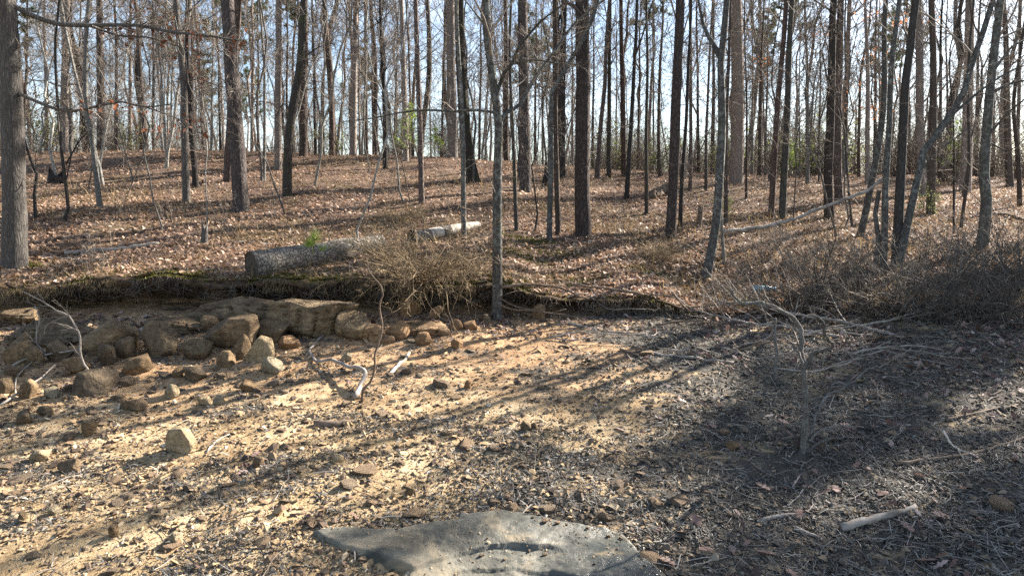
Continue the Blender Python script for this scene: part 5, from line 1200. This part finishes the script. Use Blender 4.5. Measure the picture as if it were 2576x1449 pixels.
# green growth
def leafy(seed, n, size, mat, ctrs, sp):
    g = np.random.default_rng(seed); c = ctrs[g.integers(0, len(ctrs), n)] + g.normal(0, sp, (n, 3)); return leaves_at(c, g, size, mat)
GB, gc = shrub_mesh(41, 14, 1.4, 0.5, M['twig'], 0.008, 0.0, 5, 3, 1.0); GL = leafy(1, 420, 0.10, M['evergreen'], gc, 0.06)
for k, (px, py, D, s, lb) in enumerate([(842, 395, 29, 0.9, 'small bright green bush on the crest under the reddish leaning pine'), (1828, 545, None, 0.45, 'little leafy green plant beside the curved-foot forked tree'), (2338, 545, None, 0.55, 'leafy green plant at the foot of the grey-brown trunk'),
                                        (1663, 425, 27, 1.0, 'green bush far back between thin trunks'), (2030, 400, 30, 1.3, 'green-yellow bush far back under the lone pale trunk'), (340, 385, 31, 1.2, 'dull green bush on the crest at the leaning crest trunk')]):
    shrub(px, py, s, GB, lb, D=D, leafmesh=GL, name='leafy_bush')
FB, fc = shrub_mesh(51, 22, 2.2, 0.55, M['twig'], 0.012, 0.01, 5, 4, 0.9); FL = leafy(2, 500, 0.11, M['evergreen'], fc, 0.12)
FBR, _ = shrub_mesh(52, 40, 2.4, 0.5, M['twig'], 0.010, 0.0, 5, 4, 0.9)
g = np.random.default_rng(53)
for k in range(215):
    if k >= 110: k = 0; y = g.uniform(30, 50); x = g.uniform(-0.86, 0.86) * y
    elif k >= 64: k = 0; y = g.uniform(36, 62); x = g.uniform(0.02, 0.86) * y
    else: y = g.uniform(27, 44); x = g.uniform(0.08, 0.86) * y if k < 50 else g.uniform(-0.8, 0.1) * (y + 4)
    grn = g.random() < (0.1 if x > 0 else 0.08)
    shrub(x * 50, 0, g.uniform(0.8, 1.5) * (1 if k < 50 else 0.6) * (1.6 if y > 45 else 1), FB if grn else FBR, 'green understory bush far back among the trunks' if grn else 'brown bare understory bush far back among the trunks',
          name='understory_bush', group='green far understory' if grn else 'bare far understory', leafmesh=FL if grn else None, xy=(x, y + (0 if k < 50 else 2)))

def young_pine(px, py, hpx, label, D=None, bright=True, w=0.33):
    b = gp(px, py) if D is None else at(px, py, D); b[2] = h1(b[0], b[1]); h = hpx / FPX * b[1]; g = np.random.default_rng(int(px))
    o = link('young_pine', None, None, b); P = np.zeros((8, 3)); P[:, 2] = np.linspace(-0.05, h, 8); Rr = np.linspace(0.012, 0.004, 8) * max(h, 0.6)
    V, F = tubes(P[None], Rr[None], 5); link('trunk', npmesh('trunk', V, F, M['stickbrown']), o)
    n = int(10 + 12 * h) if h > 1 else 6; A, RA = spawn(P[None], Rr[None], n, 0.2, 1, 62, 10, lambda s: h * w * (1.15 - s), 5, 0.1, 0.1, 0.5, 0.003, g, ratio=False)
    mb = MB(); mb.tubes(A, RA, 3); link('crown', mb.mesh('crown', M['stickbrown']), o)
    B_ = A if h > 1 else A[:, -3:]; C = (A[:, 2:] if h > 1 else A[:, -1:]).reshape(-1, 3); C = np.vstack([C, P[-1:], P[-2:-1]]); Dd = np.vstack([(nrm(A[:, 2:] - A[:, 1:-1]) if h > 1 else nrm(A[:, -1:] - A[:, -2:-1])).reshape(-1, 3), [[0, 0, 1], [0, 0, 1]]])
    L = 0.17 if h > 1 else 0.15
    V, F = needles_tufts(C, Dd, g, 30 if h < 1 else 9, L * (1.5 if h < 1 else 1), 0.009 if h < 1 else 0.012, 0.6); link('needles', npmesh('needles', V, F, M['needle_bright' if bright else 'needle'], smooth=False), o)
    tag(o, label, 'young pine')
young_pine(792, 696, 96, 'bright green pine seedling in front of the fallen log', w=0.5)
young_pine(1032, 420, 135, 'bright green young pine on the crest beside the tan pine', D=25.5)
young_pine(1010, 418, 90, 'smaller pale green young pine left of the bright green one', D=27)
young_pine(1095, 410, 70, 'small dull green young pine right of the slender reddish pine', D=28)
young_pine(480, 395, 70, 'dull green young pine far back near the red-leafed hardwood', D=31, bright=False)
young_pine(2405, 450, 150, 'green young pine behind the wide brown trunk at the right', D=27)
young_pine(1985, 440, 90, 'green young pine far back behind the dark mossy trunk', D=29)

# blue plastic bottle under the brush
def bottle():
    b = gp(1893, 737); o = link('plastic_bottle', None, None, b + np.array([0, 0, 0.05])); prof = [(0, 0.0), (0, 0.032), (0.01, 0.036), (0.06, 0.036), (0.07, 0.032), (0.08, 0.036), (0.15, 0.036), (0.19, 0.024), (0.215, 0.013), (0.235, 0.013)]
    P = np.array([[x * 1.7, 0, 0.02] for x, _ in prof]); Rr = np.array([max(r, 0.001) * 1.5 for _, r in prof])
    V, F = tubes(P[None] + np.linspace(0, 1e-4, len(P))[None, :, None] * np.array([1, 0, 0]), Rr[None], 14); link('body', npmesh('body', V, F, M['plastic']), o)
    P = np.array([[0.236 * 1.7, 0, 0.02], [0.237 * 1.7, 0, 0.02], [0.255 * 1.7, 0, 0.02], [0.256 * 1.7, 0, 0.02]]); V, F = tubes(P[None], np.array([[0.002, 0.022, 0.022, 0.002]]), 12); link('cap', npmesh('cap', V, F, M['plastic']), o)
    o.rotation_euler[2] = 0.2; tag(o, 'pale blue plastic bottle lying under the brush right of the curved-foot tree', 'bottle')
t = NT('pale_blue_plastic'); M['plastic'] = t.fin((0.36, 0.60, 0.70), None, 0.25); t.b.inputs['Specular IOR Level'].default_value = 0.5
bottle()

# ------------------------------------------------------------------ litter, grass, moss: what nobody could count
def leaf_soup(x, y, z, size, g, lobed=False, tilt=0.45, stand=0.0):
    if lobed:
        b = np.array([[-0.1, 0, 0], [0.14, 0.20, 0.10], [0.24, 0.10, 0.05], [0.42, 0.34, 0.16], [0.54, 0.13, 0.06], [0.72, 0.24, 0.12], [1.0, 0, 0.06], [0.72, -0.24, 0.12], [0.54, -0.13, 0.06], [0.42, -0.34, 0.16], [0.24, -0.10, 0.05], [0.14, -0.20, 0.10]], float)
        f = np.array([[0, 11, 1], [11, 10, 1], [10, 2, 1], [10, 9, 2], [9, 3, 2], [9, 8, 3], [8, 4, 3], [8, 7, 4], [7, 5, 4], [7, 6, 5]])
    else:
        b = np.array([[-0.5, 0, 0], [0.0, 0.30, 0.16], [0.5, 0, 0.05], [0.0, -0.30, 0.16]], float); f = np.array([[0, 2, 1], [0, 3, 2]])
    m = len(x); S = np.stack([size, size * g.uniform(0.7, 1.2, m), size * g.uniform(-0.4, 1.4, m)], 1)
    return soup(b, f, np.stack([x, y, z], 1), S, g.uniform(0, 6.28, m), g, tilt)
g = np.random.default_rng(61)
n = 185000; y = 10.6 + 24 * g.random(n) ** 1.55; x = g.uniform(-0.80, 0.82, n) * y
k = y > bank_y(x) + 0.03; x, y = x[k], y[k]
dn = fbm(x * 0.45, y * 0.45, 210, 3); k = g.random(len(x)) < np.clip(0.80 + 0.9 * dn, 0.2, 1); x, y = x[k], y[k]
V, F = leaf_soup(x, y, forest(x, y) + g.uniform(0.0, 0.035, len(x)), np.clip(g.lognormal(-2.68, 0.33, len(x)), 0.03, 0.125), g, tilt=0.5)
tag(link('leaf_litter', npmesh('leaf_litter', V, F, M['litter'], smooth=False)), 'brown fallen leaves covering the forest floor', 'leaves', kind='stuff')
n = 16000; x, y = sh_pts(n, 4.0, 10.7, g, 0.75)
w = np.clip(sstep(9.2, 10.5, y) * 0.9 + sstep(0.8, 3.5, x - 0.15 * (y - 6)) * (0.18 + 0.7 * sstep(7.4, 9.5, y)) + 0.03, 0, 1)
k = g.random(n) < w * np.clip(0.7 + 1.4 * fbm(x * 1.2, y * 1.2, 215, 3), 0, 1); x, y = x[k], y[k]
V, F = leaf_soup(x, y, shore(x, y) + g.uniform(0.0, 0.03, len(x)), g.uniform(0.05, 0.115, len(x)), g, lobed=True)
tag(link('shore_leaves', npmesh('shore_leaves', V, F, M['litter_red'], smooth=False)), 'reddish fallen oak leaves drifted along the shore and brush', 'leaves', kind='stuff')

def blades(x, y, z, ln, wd, g, flat=0.15):
    m = len(x); a = g.uniform(0, 6.28, m); el = np.abs(g.normal(0, flat, m)); d = np.stack([np.cos(a) * np.cos(el), np.sin(a) * np.cos(el), np.sin(el)], 1)
    s = np.stack([-np.sin(a), np.cos(a), 0 * a], 1) * wd[:, None] / 2 + np.array([0, 0, 1]) * g.normal(0, 0.3, m)[:, None] * wd[:, None]; c = np.stack([x, y, z], 1)
    md = c + d * ln[:, None] * 0.5 + s * 0.8 * 0 + np.array([0, 0, 1]) * (ln * g.normal(0.03, 0.06, m))[:, None]
    V = np.stack([c - s, c + s, md + s, md - s, c + d * ln[:, None] * g.uniform(0.85, 1.0, m)[:, None] + g.normal(0, 0.06, (m, 3)) * ln[:, None] * np.array([1, 1, 0.1])], 1).reshape(-1, 3)
    q = np.arange(m)[:, None] * 5
    return V, np.concatenate([q + np.array([[0, 1, 2]]), q + np.array([[0, 2, 3]]), q + np.array([[3, 2, 4]])])
n = 130000; x, y = sh_pts(n, 3.9, 10.6, g, 1.2)
og = organic(x, y) + 1.0 * fbm(x * 0.9, y * 2.3, 222, 4) + 0.4 * fbm(x * 4, y * 6, 223, 2)
k = g.random(n) < np.clip((og - 0.34) * 2.2, 0.04, 1); x, y = x[k], y[k]
k = ~on_slab(x, y); x, y = x[k], y[k]
V, F = blades(x, y, shore(x, y) + 0.004, g.uniform(0.03, 0.12, len(x)), g.uniform(0.004, 0.010, len(x)), g, 0.28)
tag(link('dead_grass', npmesh('dead_grass', V, F, M['debris'], smooth=False)), 'dark matted dead grass lying in bands over the shore', 'grass', kind='stuff')
n = 52000; y = 10.7 + 17 * g.random(n) ** 1.5; x = g.uniform(-0.8, 0.82, n) * y; k = (y > bank_y(x) + 0.02) & (g.random(n) < np.clip(0.35 + 1.4 * fbm(x * 0.5, y * 0.5, 231, 3) + 0.35 * sstep(1.5, 4, x) * (1 - sstep(14, 18, y)), 0.04, 1)); x, y = x[k], y[k]
V, F = blades(x, y, forest(x, y), g.uniform(0.08, 0.34, len(x)), g.uniform(0.004, 0.009, len(x)), g, 0.9)
tag(link('dry_grass', npmesh('dry_grass', V, F, M['drygrass'], smooth=False)), 'thin dry grass and weed stems on the forest floor', 'grass', kind='stuff')
# twig litter on shore and forest floor
mb = MB()
for (n, yr, sx_, lo, hi, fn) in ((9000, (4.2, 10.6), 0.8, 0.05, 0.38, shore), (4000, (10.9, 24), 0.8, 0.15, 0.7, forest)):
    y = yr[0] + (yr[1] - yr[0]) * g.random(n) ** 1.2; x = g.uniform(-sx_, sx_, n) * y
    if fn is shore: k = g.random(n) < np.clip(0.10 + 0.9 * sstep(0.3, 3, x - 0.2 * (y - 6)) + 0.3 * sstep(9, 10.3, y), 0, 1); x, y = x[k], y[k]
    m = len(x); a = g.uniform(0, 6.28, m); ln = lo + (hi - lo) * g.random(m) ** 2.5; P = np.empty((m, 4, 3)); cx, cy = x.copy(), y.copy()
    for q in range(4):
        P[:, q, 0] = cx; P[:, q, 1] = cy; P[:, q, 2] = fn(cx, cy) + 0.008 + g.uniform(0, 0.025, m)
        a = a + g.normal(0, 0.22, m); cx = cx + np.cos(a) * ln / 3; cy = cy + np.sin(a) * ln / 3
    mb.tubes(P, (np.clip(g.lognormal(-5.85, 0.45, m), 0.0014, 0.009))[:, None] * np.linspace(1, 0.6, 4)[None], 4)
tag(link('twig_litter', mb.mesh('twig_litter', M['twig_litter'])), 'scattered fallen twigs over the shore and forest floor', 'twigs', kind='stuff')
# moss along the bank lip and in patches
n = 42000; x = g.uniform(-9, 3.2, n); yb = bank_y(x); y = yb - 0.10 + np.abs(g.normal(0, 0.20, n)); mk = fbm(x * 1.1, x * 0 + 3, 241, 3); k = g.random(n) < np.clip(0.46 + 1.7 * mk, 0.03, 1); x, y = x[k], y[k]
px_, py_ = [], []
for (cx, cy, r) in [(1300, 640, 0.35), (1395, 640, 0.4), (1330, 605, 0.3), (1640, 690, 0.3), (720, 705, 0.5), (660, 712, 0.4), (1290, 700, 0.3), (1440, 712, 0.35), (200, 690, 0.5), (60, 665, 0.15)]:
    c = gp(cx, cy); q = 1500; px_.append(c[0] + g.normal(0, r, q)); py_.append(c[1] + g.normal(0, r * 0.5, q))
px_ = np.concatenate(px_); py_ = np.concatenate(py_); k = py_ > bank_y(px_); x = np.concatenate([x, px_[k]]); y = np.concatenate([y, py_[k]])
z = np.where(y < bank_y(x), forest(x, bank_y(x) + 0.01) - 0.05, forest(x, np.maximum(y, bank_y(x) + 0.01)))
V, F = blades(x, y, z + 0.01, g.uniform(0.015, 0.055, len(x)), g.uniform(0.006, 0.012, len(x)), g, 0.9)
tag(link('moss', npmesh('moss', V, F, M['mossmat'], smooth=False)), 'yellow-green moss along the bank lip and in patches', 'moss', kind='stuff')
n = 16000; x = g.uniform(-9, -0.3, n); k = g.random(n) < np.clip(0.02 + 1.3 * fbm(x * 2.7, x * 0 + 6, 251, 3), 0.005, 1); x = x[k]; n = len(x); yb = bank_y(x); y = yb - 0.16 + g.normal(0, 0.06, n); z = forest(x, yb + 0.01) + g.uniform(-0.16, 0.02, n)
c = np.stack([x, y, z], 1); d = nrm(np.stack([g.normal(0, 0.35, n), g.normal(-0.35, 0.25, n), np.full(n, -1.0)], 1)); ln = g.uniform(0.02, 0.10, n)[:, None]; sd_ = np.stack([np.full(n, 1.0), g.normal(0, 0.4, n), 0 * x], 1) * 0.0045
V = np.stack([c - sd_, c + sd_, c + d * ln], 1).reshape(-1, 3)
tag(link('hanging_grass', npmesh('hanging_grass', V, np.arange(len(V)).reshape(-1, 3), M['fringe'], smooth=False)), 'mossy grass fringe hanging over the bank lip', 'grass', kind='stuff')
# fine roots hanging under the lip
n = 800; x = g.uniform(-8.5, 2.8, n); yb = bank_y(x); P = np.empty((n, 5, 3)); zt = forest(x, yb + 0.01)
for q in range(5):
    P[:, q, 0] = x + g.normal(0, 0.03, n) * q; P[:, q, 1] = yb - 0.12 + g.normal(0, 0.03, n) * q * 0.5; P[:, q, 2] = zt - 0.03 - q * g.uniform(0.02, 0.09, n)
mb = MB(); mb.tubes(P, np.full((n, 1), 0.003) * np.linspace(1, 0.5, 5)[None], 3)
tag(link('hanging_roots', mb.mesh('hanging_roots', M['twig'])), 'fine roots hanging from the undercut bank lip', 'roots', kind='stuff')
# prominent single oak leaves lying in the shade at the right
LEAF = None
for k, (px, py, lb) in enumerate([(1905, 1395, ''), (2295, 1345, ''), (1790, 1390, ''), (1660, 1412, 'pinkish oak leaf at the right end of the wet slab'), (2010, 1312, ''), (2385, 1310, ''), (1980, 1440, ''), (2210, 1255, ''), (1935, 1240, ''), (2100, 1230, ''), (2310, 1420, ''), (1760, 1330, '')]):
    if LEAF is None:
        V, F = leaf_soup(np.array([0.]), np.array([0.]), np.array([0.]), np.array([0.13]), np.random.default_rng(4), lobed=True, tilt=0.1); LEAF = npmesh('oak_leaf', V, F, M['litter_red'], smooth=False)
    b = gp(px, py); o = link('oak_leaf', LEAF, None, b + np.array([0, 0, 0.03])); o.rotation_euler = (0.15 * math.sin(k), 0.2 * math.cos(k * 2), k * 1.9)
    tag(o, lb or 'large fallen oak leaf lying in the shaded lower right shore', 'leaf', 'large oak leaves on the shaded shore')
